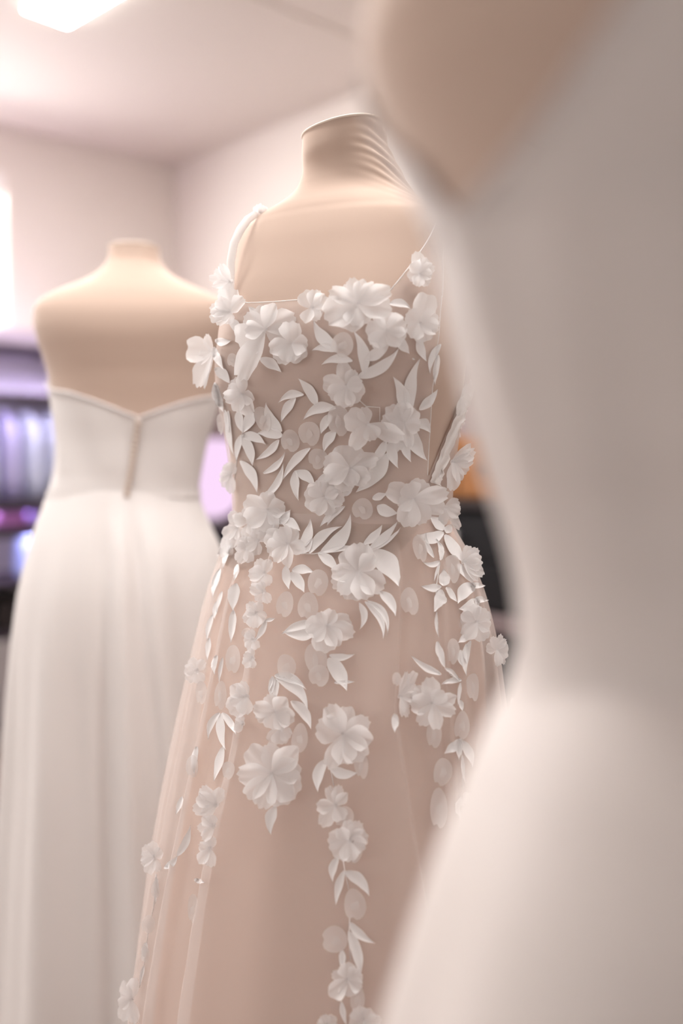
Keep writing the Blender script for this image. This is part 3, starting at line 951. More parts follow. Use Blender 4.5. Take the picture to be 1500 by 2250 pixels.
def flower(cx, cy, petals, rise=1.0, bud=7.0, front=0.0):
    """cloth flower: a small bud mesh with each petal a child of its own"""
    c, n = hit(cx, cy)
    sc = depth(c) / F
    m = (n * 0.55 - FWD * 0.65).normalized()
    ex = Vector((1, 0, 0)); ex = ex - m * ex.dot(m); ey = -UPV; ey = ey - m * ey.dot(m)
    ex *= 1 / max(0.6, ex.length); ey *= 1 / max(0.6, ey.length)
    c = c + m * (0.003 + front)
    vs, fs = [], []
    for k_ in range(5):
        a = 2 * math.pi * k_ / 5 + cx
        d = (ex * math.cos(a) + ey * math.sin(a)).normalized(); sd = m.cross(d)
        r = bud * sc
        b = len(vs)
        vs += [c + m * 0.001, c + d * r * 0.6 + sd * r * 0.45 + m * (r * 0.5), c + d * r * 1.0 + m * (r * 0.8 + 0.001), c + d * r * 0.6 - sd * r * 0.45 + m * (r * 0.5)]
        fs += [(b, b + 1, b + 2, b + 3)]
    fo = link('fabric_flower', [tuple(v) for v in vs], fs, M['petal'], g_fl, loc=tuple(c))
    nu, nv = 6, 10
    for i, pt in enumerate(petals):
        ang, L, Wd = pt[0], pt[1], pt[2]
        ph = (cx * 0.37 + cy * 0.11 + i * 1.9) % 6.28
        a = math.radians(ang + 5 * math.sin(ph * 3)); L *= 1 + 0.08 * math.sin(ph * 5); Wd *= 1 + 0.15 * math.sin(ph * 7)
        d3 = ex * math.cos(a) + ey * math.sin(a)
        l3 = L * sc * d3.length; d = d3.normalized(); sd = m.cross(d).normalized()
        w3 = Wd * sc * 0.55
        cup = 0.18 + 0.14 * math.sin(ph * 1.3); fold = 0.55 * max(0.0, math.sin(ph * 4.3) - 0.35); skew = 0.35 * math.sin(ph * 2.9); ri = rise * (0.20 + 0.16 * (0.5 + 0.5 * math.sin(ph * 2.1)))
        ruf = 0.07 + 0.05 * math.sin(ph); lob = 2.6 + 1.2 * math.sin(ph * 1.7)
        pv = []
        for u_ in range(nu + 1):
            u = u_ / nu
            wp = 0.10 + 0.90 * math.sin(math.pi / 2 * min(1.0, u / 0.72)) ** 0.9
            for v_ in range(nv + 1):
                v = -1 + 2 * v_ / nv
                ue = u - u * u * (0.42 * (1 - math.sqrt(max(0.0, 1 - 0.97 * v * v))) - 0.042 * math.cos(lob * math.pi * v + ph))
                h = l3 * ri * (u ** 0.8) - l3 * 0.16 * max(0, u - 0.7) ** 1.2 * (1 + math.sin(ph * 3))
                h += w3 * cup * v * v * (0.3 + 0.7 * u) + w3 * fold * abs(v - skew) * u + w3 * ruf * u * u * math.sin(2.6 * math.pi * v + ph * 2)
                pv.append(c + d * (l3 * ue) + sd * (w3 * wp * v) + m * (h + 0.0006 * i))
        pf = [(u_ * (nv + 1) + v_, u_ * (nv + 1) + v_ + 1, (u_ + 1) * (nv + 1) + v_ + 1, (u_ + 1) * (nv + 1) + v_) for u_ in range(nu) for v_ in range(nv)]
        link('petal', [tuple(v) for v in pv], pf, M['petal'], fo, loc=tuple(c))
    return fo

def stem(pts, w=2.2):
    out_ = []
    for px, py in pts:
        p, n = hit(px, py)
        out_.append(p - (p - ORG).normalized() * 0.0016)
    mb = MB(); mb.tube(out_, w / 2 * 1.2 / F, 5)
    return mb.build('stitched_stem', M['thread'], g_fl, True)

FLOWERS = [
 # straps and neckline
 (508, 622, [(135, 36, 18), (160, 44, 18), (185, 46, 18), (210, 46, 18), (235, 40, 17), (105, 40, 20)], 0.8),
 (568, 470, [(200, 18, 16), (240, 17, 18), (290, 18, 18), (340, 20, 14)], 0.8),
 (512, 690, [(275, 48, 58), (230, 46, 34), (200, 48, 24), (180, 48, 20), (160, 45, 22), (135, 42, 26), (330, 42, 34), (90, 30, 30)], 1.0),
 (474, 775, [(192, 76, 54), (120, 84, 52), (240, 46, 26), (158, 50, 34), (97, 84, 14)], 0.5),
 (585, 725, [(345, 82, 46), (20, 60, 40), (140, 72, 64), (108, 116, 48), (270, 56, 54), (215, 50, 44), (300, 60, 40), (175, 40, 40)], 0.7),
 (645, 757, [(275, 44, 54), (170, 54, 40), (130, 48, 42), (95, 44, 42), (55, 44, 38), (10, 40, 40)], 1.0),
 (688, 680, [(235, 40, 32), (285, 44, 30), (330, 38, 30), (20, 32, 28), (60, 34, 28), (110, 40, 34)], 1.0),
 (787, 672, [(150, 84, 70), (115, 60, 60), (80, 56, 52), (200, 62, 30), (228, 56, 30), (258, 52, 32), (290, 56, 36), (322, 52, 36), (350, 84, 44), (20, 72, 50)], 0.9),
 (846, 728, [(165, 44, 50), (275, 42, 36), (340, 46, 46), (35, 46, 46), (125, 46, 44), (225, 40, 26)], 0.8),
 (917, 712, [(285, 66, 48), (340, 46, 50), (15, 44, 44), (70, 44, 50), (210, 36, 40), (120, 40, 36)], 0.8),
 (917, 606, [(265, 44, 28), (300, 42, 28), (335, 34, 30), (15, 30, 28), (60, 30, 26), (105, 36, 26), (150, 28, 22), (220, 30, 26)], 1.0),
 # bodice
 (763, 848, [(260, 54, 36), (295, 42, 32), (185, 52, 44), (140, 46, 42), (95, 44, 40), (40, 44, 46), (350, 36, 30)], 1.0),
 (536, 866, [(200, 38, 28), (165, 38, 26), (245, 42, 28), (285, 44, 28), (20, 36, 36), (60, 46, 40), (110, 42, 30)], 1.0),
 (888, 930, [(195, 52, 30), (225, 56, 32), (262, 46, 40), (310, 40, 36), (105, 60, 26), (75, 56, 26), (150, 40, 34), (10, 36, 30)], 0.8),
 (808, 932, [(205, 56, 50), (25, 78, 42), (125, 66, 42), (255, 36, 34), (60, 40, 38)], 1.0),
 (768, 1028, [(345, 62, 44), (40, 58, 46), (110, 50, 44), (75, 44, 32), (265, 48, 56), (190, 60, 44), (150, 52, 44)], 0.9),
 (716, 1092, [(180, 46, 48), (235, 38, 38), (290, 38, 34), (10, 44, 40), (120, 44, 42), (70, 40, 36), (330, 36, 30)], 1.0),
 (592, 1122, [(210, 58, 46), (275, 40, 44), (345, 50, 42), (100, 52, 46), (65, 54, 38), (145, 46, 40), (30, 44, 34)], 1.0),
 (512, 1042, [(200, 26, 24), (250, 28, 26), (300, 26, 24), (120, 36, 26), (80, 40, 24), (160, 28, 22)], 0.7),
 (527, 1160, [(200, 30, 26), (245, 38, 30), (290, 34, 30), (100, 44, 30), (60, 36, 28), (150, 36, 26)], 0.7),
 (552, 1145, [(100, 46, 24), (190, 36, 26), (60, 34, 24), (270, 30, 28)], 0.7),
 (546, 1206, [(200, 26, 24), (245, 30, 24), (300, 26, 24), (120, 36, 26), (70, 34, 24)], 0.7),
 (508, 1196, [(190, 22, 18), (235, 24, 18), (285, 24, 20), (110, 34, 20), (60, 28, 20)], 0.6),
 (570, 1190, [(200, 26, 22), (260, 28, 22), (320, 26, 22), (90, 34, 22), (140, 28, 20)], 0.7),
 (636, 1198, [(200, 54, 36), (160, 52, 34), (240, 38, 38), (290, 40, 34), (20, 40, 36), (85, 58, 30), (125, 44, 32)], 1.0),
 (905, 1095, [(200, 66, 44), (300, 46, 54), (345, 76, 44), (15, 72, 42), (65, 60, 50), (110, 62, 46), (155, 40, 30), (250, 36, 40)], 1.0),
 (972, 1115, [(345, 40, 34), (15, 40, 36), (45, 62, 22), (100, 40, 26)], 0.6),
 # back panel edge
 (985, 930, [(310, 46, 28), (335, 54, 22), (10, 46, 28), (55, 46, 34), (95, 58, 36), (250, 36, 28), (200, 26, 24)], 0.6),
 (988, 1015, [(318, 58, 24), (340, 58, 26), (0, 50, 26), (30, 44, 26), (100, 62, 32), (70, 46, 26)], 0.6),
 (1010, 872, [(300, 36, 20), (100, 40, 26), (20, 26, 20)], 0.5),
 # upper skirt
 (790, 1256, [(178, 66, 44), (150, 62, 46), (270, 66, 56), (230, 54, 40), (35, 72, 46), (70, 60, 46), (105, 72, 52), (130, 60, 42), (320, 50, 44)], 0.9),
 (718, 1374, [(345, 60, 40), (15, 62, 46), (55, 56, 46), (300, 36, 34), (180, 46, 42), (95, 56, 46), (235, 34, 28), (140, 40, 36)], 1.0),
 (606, 1563, [(190, 46, 38), (155, 46, 30), (250, 40, 38), (310, 42, 40), (20, 46, 40), (50, 42, 36), (100, 36, 34)], 1.0),
 (618, 1600, [(130, 36, 24), (85, 36, 32), (35, 26, 26)], 0.7),
 (600, 1698, [(175, 74, 54), (222, 80, 60), (265, 68, 46), (312, 82, 50), (345, 66, 50), (35, 70, 62), (65, 72, 54), (110, 72, 46), (142, 74, 40)], 0.7),
 (756, 1612, [(195, 66, 56), (240, 70, 50), (275, 66, 44), (325, 64, 46), (5, 66, 56), (50, 66, 56), (90, 62, 46), (118, 76, 32)], 0.9),
 # centre trail
 (737, 1768, [(245, 46, 26), (280, 46, 28), (312, 40, 24), (185, 40, 28), (130, 50, 28), (60, 34, 30)], 0.8),
 (766, 1842, [(265, 44, 30), (300, 48, 34), (345, 44, 38), (20, 40, 34), (195, 44, 36), (140, 46, 42), (90, 42, 38), (235, 36, 30)], 0.9),
 (765, 2148, [(200, 38, 28), (145, 50, 38), (270, 40, 36), (325, 34, 34), (95, 34, 34), (20, 32, 30)], 0.8),
 (800, 2238, [(190, 36, 34), (240, 34, 34), (300, 34, 34), (350, 34, 30), (60, 34, 30), (120, 34, 34)], 0.8),
 (722, 2246, [(190, 24, 20), (240, 26, 22), (300, 24, 20), (20, 26, 22)], 0.8),
 # left trails
 (584, 1262, [(200, 30, 28), (240, 36, 30), (290, 34, 28), (120, 34, 30), (60, 32, 26), (170, 32, 26)], 0.8),
 (582, 1300, [(190, 30, 24), (120, 28, 26), (60, 28, 24), (250, 24, 24)], 0.7),
 (566, 1348, [(195, 26, 24), (240, 28, 26), (300, 28, 24), (150, 30, 24), (90, 34, 28), (30, 26, 24)], 0.8),
 (560, 1405, [(190, 22, 22), (240, 24, 22), (120, 24, 22), (60, 24, 22)], 0.7),
 (558, 1446, [(200, 22, 22), (140, 26, 22), (250, 22, 20), (80, 22, 20)], 0.7),
 (546, 1530, [(215, 46, 36), (250, 34, 30), (165, 42, 26), (140, 48, 42), (95, 40, 30)], 0.7),
 (536, 1588, [(190, 20, 18), (130, 24, 20), (250, 20, 18)], 0.7),
 (436, 1474, [(190, 30, 26), (240, 32, 26), (300, 30, 26), (130, 30, 26), (60, 30, 26)], 0.6),
 (480, 1766, [(232, 50, 30), (205, 50, 36), (165, 54, 36), (285, 42, 30), (135, 40, 26)], 0.7),
 (474, 1812, [(170, 36, 24), (215, 34, 24), (130, 36, 24), (260, 26, 24)], 0.7),
 (466, 1862, [(190, 26, 22), (240, 26, 22), (290, 26, 20), (130, 40, 28), (80, 36, 28)], 0.7),
 (345, 1882, [(185, 32, 24), (225, 36, 24), (270, 36, 24), (315, 28, 24), (110, 36, 26), (60, 30, 24), (150, 32, 22)], 0.7),
 (294, 2190, [(200, 28, 24), (245, 44, 26), (285, 48, 26), (120, 50, 28), (160, 32, 22), (75, 50, 24)], 0.6),
 # right trails
 (1014, 1236, [(290, 42, 24), (318, 46, 26), (345, 42, 24), (15, 42, 24), (40, 50, 22), (62, 50, 16)], 0.6),
 (1046, 1368, [(190, 40, 40), (240, 40, 40), (300, 36, 34), (20, 30, 28), (70, 42, 40), (130, 46, 40)], 0.7),
 (1084, 1428, [(298, 36, 14), (318, 36, 14), (5, 30, 30), (55, 38, 14), (90, 34, 24), (190, 30, 28), (240, 32, 24)], 0.6),
 (950, 1545, [(180, 48, 38), (218, 58, 38), (262, 56, 38), (345, 56, 30), (25, 46, 34), (88, 58, 34), (128, 50, 36), (300, 40, 34)], 0.9),
 (872, 1528, [(285, 60, 22), (305, 62, 22), (328, 50, 22), (0, 38, 20), (40, 38, 18), (75, 44, 20), (95, 46, 16)], 0.6),
 (1128, 1572, [(200, 26, 24), (250, 40, 26), (290, 40, 24), (330, 36, 26), (80, 40, 30), (20, 34, 28)], 0.6),
 (1030, 1850, [(190, 34, 34), (240, 36, 34), (300, 36, 34), (350, 34, 34), (60, 36, 34), (120, 36, 34)], 0.6),
]
for fl in FLOWERS:
    flower(fl[0], fl[1], fl[2], fl[3])

LEAVES = [
 # bodice, (base x, base y, tip x, tip y, width, bend)
 (742, 766, 686, 708, 28, -.10), (742, 770, 687, 766, 19, .12), (775, 792, 707, 795, 19, .12), (800, 820, 783, 726, 25, .10), (802, 790, 858, 748, 24, .08),
 (785, 828, 881, 774, 26, .08), (918, 742, 932, 795, 19, .05), (966, 756, 936, 818, 15, .08), (961, 780, 950, 845, 13, .0), (872, 742, 896, 778, 22, .0), (855, 668, 902, 676, 18, -.15),
 (573, 788, 621, 815, 22, -.06), (472, 762, 493, 812, 16, .06), (474, 808, 508, 842, 22, -.08), (474, 840, 494, 905, 22, .06), (474, 748, 510, 752, 17, .08), (508, 702, 527, 738, 20, -.10), (562, 696, 549, 674, 16, .1),
 (668, 866, 612, 881, 18, .16), (697, 890, 657, 830, 22, .08), (650, 874, 618, 926, 19, .08), (620, 948, 580, 888, 24, -.10), (526, 900, 533, 952, 18, .05), (556, 903, 534, 952, 24, -.05),
 (533, 956, 587, 972, 21, -.10), (533, 958, 557, 1024, 22, -.10), (531, 955, 521, 1012, 14, .05), (530, 1012, 567, 1082, 22, -.12), (503, 902, 515, 1000, 13, .06), (496, 900, 505, 950, 10, .0),
 (738, 895, 665, 916, 24, .16), (728, 910, 703, 952, 20, .05), (738, 946, 708, 990, 22, .08), (622, 957, 567, 949, 24, .06), (614, 966, 564, 1010, 17, -.10), (580, 1040, 630, 995, 14, .12), (584, 1092, 625, 1018, 16, .12),
 (682, 984, 623, 1054, 19, .10), (650, 1034, 653, 1100, 19, .05), (650, 1035, 697, 1066, 22, -.10), (698, 1062, 738, 1034, 20, .0), (852, 996, 782, 1082, 34, -.08), (860, 964, 868, 1030, 24, .06), (848, 968, 815, 1022, 20, -.05),
 (888, 912, 864, 826, 28, .12), (900, 905, 908, 786, 26, -.04), (920, 900, 960, 856, 20, .06), (914, 924, 946, 948, 24, -.14), (906, 942, 930, 1014, 28, .10), (890, 955, 896, 1016, 22, .06), (906, 790, 908, 786, 6, 0),
 (828, 1112, 872, 1132, 26, .06), (818, 1096, 850, 1084, 16, .0), (752, 1088, 776, 1070, 12, .1), (742, 1126, 704, 1158, 13, .10), (758, 1112, 719, 1156, 13, .12),
 # waist sprays
 (680, 1216, 746, 1150, 22, -.10), (706, 1214, 779, 1136, 30, .14), (660, 1206, 687, 1142, 22, .08), (662, 1218, 688, 1182, 16, .06), (700, 1216, 748, 1256, 22, -.05), (700, 1216, 806, 1200, 12, -.04), (800, 1196, 840, 1154, 19, .10),
 (812, 1206, 874, 1148, 18, .06), (808, 1210, 880, 1158, 10, .12), (812, 1210, 878, 1288, 46, -.14), (834, 1300, 873, 1352, 22, -.12), (790, 1325, 796, 1384, 16, -.18), (802, 1322, 850, 1400, 16, -.14), (808, 1320, 858, 1392, 14, -.20),
 (628, 1245, 632, 1296, 19, .0), (642, 1254, 692, 1256, 20, -.10), (640, 1258, 670, 1302, 24, -.06), (604, 1192, 592, 1162, 20, .0), (618, 1144, 662, 1166, 24, -.10), (592, 1190, 606, 1148, 16, .0), (608, 1150, 640, 1120, 22, .1), (1000, 905, 1034, 834, 22, .08),
 (700, 1386, 622, 1394, 24, -.10), (690, 1368, 618, 1390, 20, .05), (724, 1440, 780, 1440, 15, .10), (722, 1446, 766, 1516, 34, -.04), (735, 1500, 780, 1498, 8, 0),
 (604, 1484, 676, 1508, 20, -.10), (606, 1488, 684, 1552, 28, -.14), (640, 1540, 687, 1600, 24, -.12), (602, 1488, 592, 1532, 12, .0), (608, 1490, 604, 1540, 14, .0), (600, 1486, 590, 1520, 8, .0),
 (716, 1668, 698, 1740, 25, .14), (727, 1690, 786, 1702, 24, .10), (606, 1770, 591, 1832, 24, .10), (742, 1882, 728, 1936, 18, .10), (756, 1912, 738, 1988, 17, .06), (758, 1914, 815, 1964, 26, -.12), (768, 2026, 819, 2076, 20, .06), (766, 2045, 795, 2146, 24, -.06), (752, 2086, 752, 2132, 15, 0), (750, 2200, 757, 2252, 13, 0),
 # left side, seen edge on
 (500, 1190, 480, 1222, 12, .0), (512, 1180, 492, 1250, 14, .05), (486, 1250, 466, 1312, 14, .05), (524, 1240, 516, 1276, 10, .0), (520, 1282, 512, 1342, 26, .05), (514, 1340, 508, 1412, 18, .0), (478, 1322, 470, 1360, 12, .0), (470, 1350, 452, 1408, 12, .04), (490, 1300, 474, 1345, 9, .0),
 (462, 1402, 458, 1450, 12, .04), (586, 1362, 562, 1412, 13, -.05), (584, 1364, 606, 1360, 8, .0), (478, 1440, 470, 1482, 12, .1), (490, 1445, 478, 1500, 9, 0), (484, 1566, 454, 1622, 16, .12), (487, 1568, 490, 1648, 19, .04), (490, 1566, 522, 1614, 15, -.05), (434, 1640, 428, 1702, 14, .08), (402, 1750, 388, 1790, 12, .0), (362, 1908, 392, 1880, 14, .1), (390, 1880, 421, 1812, 17, .08), (492, 1640, 472, 1716, 18, .0),
 (345, 1925, 343, 1985, 10, .0), (322, 2070, 316, 2108, 14, .0), (318, 2120, 306, 2165, 8, 0), (302, 2215, 294, 2252, 10, .0), (428, 1932, 452, 1940, 10, 0),
 # right side
 (973, 1172, 914, 1176, 27, -.20), (972, 1166, 941, 1134, 22, .08), (975, 1176, 1022, 1244, 24, .0), (978, 1172, 988, 1152, 18, .0), (952, 1226, 930, 1174, 11, -.08), (968, 1232, 961, 1184, 11, .08), (966, 1234, 927, 1240, 12, -.16), (966, 1236, 950, 1278, 6, .0), (1003, 1240, 1038, 1284, 20, -.05), (970, 1290, 924, 1291, 17, -.06), (974, 1288, 976, 1252, 22, .0),
 (970, 1296, 953, 1346, 26, -.06), (980, 1290, 1000, 1326, 13, .0), (1042, 1284, 1001, 1326, 30, .14), (1052, 1318, 1006, 1342, 26, -.10), (958, 1345, 956, 1400, 8, .0), (1032, 1285, 1063, 1290, 12, 0), (1040, 1316, 1070, 1320, 14, 0),
 (1010, 1428, 1011, 1466, 12, .05), (1022, 1414, 1020, 1456, 9, .05), (1032, 1408, 1020, 1484, 18, .12), (1030, 1398, 1004, 1412, 16, .08), (970, 1482, 900, 1443, 15, -.06), (958, 1410, 978, 1468, 18, .0), (978, 1468, 1010, 1496, 9, -.05), (1012, 1494, 970, 1500, 13, .06), (1010, 1500, 1004, 1550, 8, .0), (866, 1568, 867, 1610, 13, .0), (1010, 1538, 1014, 1562, 10, .0),
 (1011, 1624, 977, 1656, 20, -.05), (1010, 1628, 1002, 1668, 16, .0), (1012, 1626, 1040, 1682, 19, -.05), (1014, 1660, 1016, 1720, 8, 0), (1018, 1740, 1036, 1776, 22, 0), (1010, 1750, 1004, 1800, 18, 0),
]
for lf in LEAVES:
    leaf(*lf)

OVALS = [(755, 756, 50, 56, .4), (640, 966, 44, 50, 0), (682, 950, 50, 54, 0), (701, 1006, 44, 46, .5), (797, 1116, 46, 48, 0), (580, 918, 38, 58, -.3), (515, 790, 30, 30, 0), (490, 930, 24, 48, .2), (745, 920, 50, 70, 0),
 (700, 1278, 46, 60, 0), (628, 1326, 38, 58, .15), (678, 1330, 46, 62, 0), (897, 1319, 40, 62, -.1), (695, 1444, 50, 74, -.2), (702, 1482, 46, 48, 0), (630, 1462, 42, 56, -.15), (660, 1618, 36, 66, .1), (795, 1678, 32, 58, -.1), (757, 1792, 42, 50, .2), (781, 1866, 32, 52, .2),
 (780, 1982, 48, 70, -.1), (738, 2060, 58, 58, 1.2), (786, 2188, 32, 60, .05), (516, 1446, 38, 64, -.1), (488, 1524, 30, 64, 0), (446, 1520, 30, 52, -.1), (428, 1992, 26, 64, 0), (330, 2026, 30, 42, .3), (345, 1950, 20, 40, 0), (322, 2090, 20, 40, 0), (425, 1680, 28, 50, 0), (505, 1690, 30, 40, 0),
 (920, 1204, 32, 62, -.1), (990, 1248, 40, 64, .1), (990, 1428, 32, 58, .1), (1034, 1506, 34, 62, 0), (1012, 1590, 34, 64, .1), (952, 1610, 34, 60, 0), (970, 1692, 42, 62, .2), (962, 1770, 38, 90, 0), (1012, 1800, 34, 70, 0), (545, 1390, 22, 24, 0), (870, 1490, 20, 30, 0)]
for ov in OVALS:
    oval(*ov)

for st_ in ([(804, 893), (834, 895), (834, 925)], [(804, 893), (790, 880)], [(722, 1678), (728, 1700), (733, 1728)], [(640, 1216), (690, 1217), (750, 1206), (805, 1196)], [(752, 1880), (757, 1912), (766, 1955)], [(768, 2018), (766, 2060), (770, 2110)], [(532, 952), (520, 1010), (515, 1060)], [(966, 1236), (958, 1290), (957, 1345)], [(978, 1468), (990, 1484), (1012, 1496)], [(1012, 1622), (1014, 1660), (1016, 1730)], [(548, 1175), (540, 1230)], [(527, 1190), (524, 1240)], [(343, 1920), (338, 1990), (325, 2050), (318, 2110), (306, 2170)]):
    stem(st_)

# ------------------------------------------------------------------ display cabinet at the left, lit by violet strips
gc = empty('display_cabinet', tuple(P(0.22, 1.35, 0)), 'dark open display cabinet lit violet, under the window at the far left', 'cabinet')
v0, v1 = 0.60, 2.10
boxobj('top_board', M['lav'], gc, 0.02, 0.44, v0 - 0.02, v1 + 0.02, 1.612, 1.676, bev=0.006)
boxobj('side_panel', M['cabdark'], gc, 0.02, 0.42, v0, v0 + 0.03, 0.10, 1.612)
boxobj('side_panel', M['cabdark'], gc, 0.02, 0.42, v1 - 0.03, v1, 0.10, 1.612)
boxobj('back_panel', M['cabback'], gc, 0.02, 0.035, v0 + 0.03, v1 - 0.03, 0.10, 1.612)
for z in (1.405, 0.965, 0.865, 0.650, 0.440):
    boxobj('shelf', M['cabdark'], gc, 0.035, 0.41, v0 + 0.03, v1 - 0.03, z, z + 0.02)
boxobj('plinth', M['cabgrey'], gc, 0.03, 0.40, v0 + 0.01, v1 - 0.01, 0.0, 0.10)
for i in range(3):
    a0 = v0 + 0.035 + i * 0.478; d = boxobj('drawer', M['cabgrey'], gc, 0.04, 0.425, a0, a0 + 0.47, 0.11, 0.43, bev=0.006)
    boxobj('handle', M['metal'], d, 0.425, 0.44, a0 + 0.17, a0 + 0.30, 0.26, 0.275)
for z in (1.612, 1.405, 0.965, 0.865):  # valances hide the strips; the topmost strip is added to brighten its bay
    boxobj('valance', M['cabdark'], gc, 0.40, 0.41, v0 + 0.03, v1 - 0.03, z - 0.022, z)
    boxobj('light_strip', M['led'], gc, 0.365, 0.38, v0 + 0.06, v1 - 0.06, z - 0.007, z - 0.0005)
def put(name, b, mat, label, cat, group, smooth=True):
    return tag(b.build(name, mat, None, smooth), label, cat, group)
words = ['first', 'second', 'third', 'fourth', 'fifth', 'sixth', 'seventh', 'eighth', 'ninth', 'tenth']
# reels on the top shelf
reel0 = None
for i in range(6):
    q = P(0.30, 0.80 + i * 0.064)
    lab = words[i] + ' lilac thread reel from the right on the top cabinet shelf'
    if reel0 is None:
        b = MB(); b.lathe(q.x, q.y, [(0.029, 1.4265), (0.029, 1.433), (0.021, 1.435), (0.025, 1.46), (0.021, 1.487), (0.029, 1.489), (0.029, 1.496)], 16)
        reel0 = put('thread_reel', b, M['reel'], lab, 'reel', 'thread reels on the top shelf'); r0 = q
    else:
        c = reel0.copy(); COL.objects.link(c); c.location = Vector(reel0.location) + (q - r0); c['label'] = lab
# garment bags hanging in the middle bay
rail = MB(); rail.tube([P(0.22, v0 + 0.035, 1.375), P(0.22, v1 - 0.035, 1.375)], 0.008, 8); rail.build('hanging_rail', M['metal'], gc, True)
bag0 = {}
for i in range(5):
    vv = 0.80 + i * 0.098
    key = 'bagl' if i % 3 == 2 else 'bagw'
    lab = ('lilac' if key == 'bagl' else 'pale white') + ' garment bag hanging ' + words[i] + ' from the right in the cabinet'
    if key not in bag0:
        b = MB(); vs = []; rows_ = [(1.362, .012, .008), (1.34, .06, .022), (1.30, .115, .034), (1.2, .13, .042), (1.08, .135, .044), (1.0, .135, .040)]
        for (zz, hu, hv) in rows_:
            for k_ in range(16):
                a = 2 * math.pi * k_ / 16
                vs.append(P(0.22 + hu * math.cos(a), vv + hv * math.sin(a) * (1 + 0.18 * math.sin(3 * a)), zz))
        fs = [(r * 16 + k_, r * 16 + (k_ + 1) % 16, (r + 1) * 16 + (k_ + 1) % 16, (r + 1) * 16 + k_) for r in range(5) for k_ in range(16)]
        b.add(vs, fs + [tuple(range(80, 96)), tuple(range(15, -1, -1))])
        o = put('garment_bag', b, M[key], lab, 'garment bag', 'garment bags in the cabinet')
        bag0[key] = (o, vv)
    else:
        o, w0_ = bag0[key]
        c = o.copy(); COL.objects.link(c); c.location = Vector(o.location) + VD * (vv - w0_); c['label'] = lab
for i, (mt, a0, a1) in enumerate((('magenta', 0.74, 0.86), ('violet', 0.87, 0.965), ('magenta', 0.975, 1.10))):
    b = MB(); b.box(0.10, 0.39, a0, a1, 0.8855, 0.953, bev=0.012)
    put('folded_cloth', b, M[mt], (mt if i == 1 else mt + ', ' + ('rightmost' if i == 0 else 'leftmost')) + ' folded cloth lying flat under the garment bags', 'cloth', 'folded cloths in the cabinet')
for i, a0 in enumerate((0.79, 0.885)):
    b = MB(); vs = []
    for (zz, k_) in ((0.6705, 0.9), (0.69, 1.0), (0.76, 1.0), (0.82, 0.92), (0.850, 0.7)):
        for j in range(16):
            a = 2 * math.pi * j / 16
            ru = abs(math.cos(a)) ** 0.6 * math.copysign(1, math.cos(a)); rv = abs(math.sin(a)) ** 0.6 * math.copysign(1, math.sin(a))
            vs.append(P(0.30 + 0.09 * k_ * ru, a0 + 0.043 + 0.044 * k_ * rv, zz))
    b.add(vs, [(r * 16 + j, r * 16 + (j + 1) % 16, (r + 1) * 16 + (j + 1) % 16, (r + 1) * 16 + j) for r in range(4) for j in range(16)] + [tuple(range(15, -1, -1)), tuple(range(64, 80))])
    put('cloth_pouch', b, M['blue'], ('right' if i == 0 else 'left') + ' one of two blue stuffed cloth pouches on the cabinet shelf', 'pouch', 'blue pouches in the cabinet')
for i in range(5):
    a0 = 0.78 + i * 0.066
    b = MB(); b.box(0.18, 0.39, a0, a0 + 0.052, 0.4605, 0.60 - 0.02 * (i % 3), bev=0.004)
    put('dark_binder', b, M['blackboard'], words[i] + ' dark binder from the right on the lowest cabinet shelf', 'binder', 'dark binders in the cabinet', False)

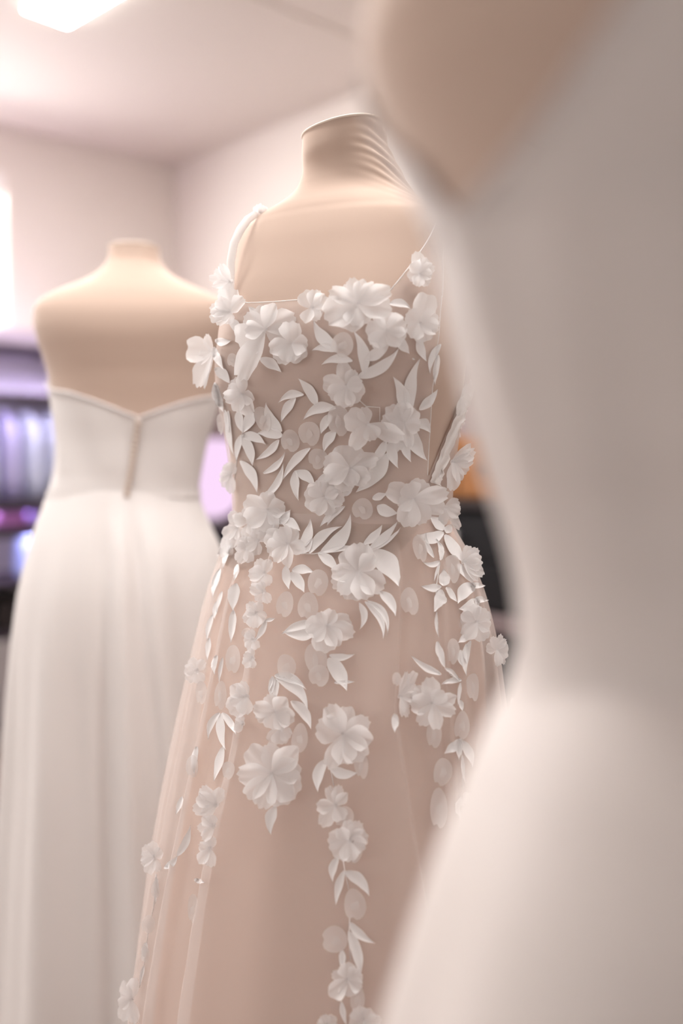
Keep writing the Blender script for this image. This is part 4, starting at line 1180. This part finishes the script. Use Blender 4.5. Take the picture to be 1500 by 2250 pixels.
# ------------------------------------------------------------------ furniture along the right wall
struct(boxobj('trim_2', M['panel'], None, 0.02, 4.2, 0.0, 0.014, 0.09, 1.50))
def low_cabinet(u0, u1, top, label, ledge=None):
    root = empty('cabinet', tuple(P((u0 + u1) / 2, 0.235, 0)), label, 'cabinet')
    boxobj('body', M['black'], root, u0, u1, 0.03, 0.44, 0.06, top - 0.025, bev=0.004)
    boxobj('worktop', M['blackboard'], root, u0 - 0.01, u1 + 0.01, 0.025, 0.47, top - 0.025, top, bev=0.004)
    boxobj('plinth', M['blackboard'], root, u0 + 0.02, u1 - 0.02, 0.04, 0.42, 0.0, 0.06)
    nd = max(2, int(round((u1 - u0) / 0.42))); wdt = (u1 - u0 - 0.01) / nd
    rows_ = ((0.70, top - 0.035), (0.08, 0.62)) if ledge else ((0.08, top - 0.035),)
    for (za_, zb_) in rows_:
        for i in range(nd):
            a0 = u0 + 0.01 + i * wdt
            rc_ = za_ > 0.5
            hs = ((za_ + zb_) / 2,) if not rc_ else (za_ + 0.25 * (zb_ - za_), za_ + 0.75 * (zb_ - za_))
            half = (zb_ - za_) / len(hs)
            for k_, hz in enumerate(hs):
                d = boxobj('drawer' if rc_ else 'door', M['black'], root, a0, a0 + wdt - 0.01, 0.441, 0.458, za_ + k_ * half, za_ + (k_ + 1) * half - 0.008, bev=0.004)
                q = P(a0 + wdt / 2, 0.458, hz)
                b = MB(); vs = []
                for (r, e) in ((0.007, 0), (0.007, 0.012), (0.014, 0.018), (0.014, 0.026), (0.008, 0.031)):
                    for j in range(10):
                        a = 2 * math.pi * j / 10
                        vs.append(q + UD * (r * math.cos(a)) + VD * e + Vector((0, 0, r * math.sin(a))))
                b.add(vs, [(r * 10 + j, r * 10 + (j + 1) % 10, (r + 1) * 10 + (j + 1) % 10, (r + 1) * 10 + j) for r in range(4) for j in range(10)] + [tuple(range(40, 50))])
                b.build('knob', M['metal'], d, True)
    if ledge:
        boxobj('ledge', M['ledge'], root, u0, u1, 0.441, 0.475, 0.636, 0.69, bev=0.003)
    return root
low_cabinet(0.10, 1.50, 0.89, 'low black cabinet under the glowing lilac lamp')
low_cabinet(1.62, 3.3, 1.022, 'taller black cabinet with drawers under the orange wooden box', True)
q = P(0.65, 0.24)
lamp = empty('table_lamp', (q.x, q.y, 0.891), 'round glowing lilac table lamp on the low black cabinet', 'lamp')
b = MB(); b.lathe(q.x, q.y, [(0.05, 0.891), (0.055, 0.896), (0.05, 0.906), (0.03, 0.912)], 24); b.build('base', M['metal'], lamp, True)
b = MB(); b.lathe(q.x, q.y, [(0.04, 0.912), (0.075, 0.925), (0.105, 0.96), (0.125, 1.01), (0.135, 1.07), (0.138, 1.13), (0.132, 1.19), (0.118, 1.225), (0.095, 1.245), (0.05, 1.252)], 32); b.build('shade', M['pinkglow'], lamp, True)
ob = empty('wooden_box', tuple(P(2.16, 0.24, 1.0225)), 'orange-brown wooden two-drawer box on top of the taller black cabinet', 'box')
boxobj('carcass', M['orange'], ob, 1.93, 2.42, 0.10, 0.36, 1.0225, 1.225, bev=0.004)
for i in range(2):
    a0 = 1.938 + i * 0.242
    d = boxobj('drawer_front', M['orange'], ob, a0, a0 + 0.232, 0.361, 0.372, 1.032, 1.215, bev=0.003)
    boxobj('handle', M['blackboard'], d, a0 + 0.09, a0 + 0.14, 0.372, 0.380, 1.118, 1.128)
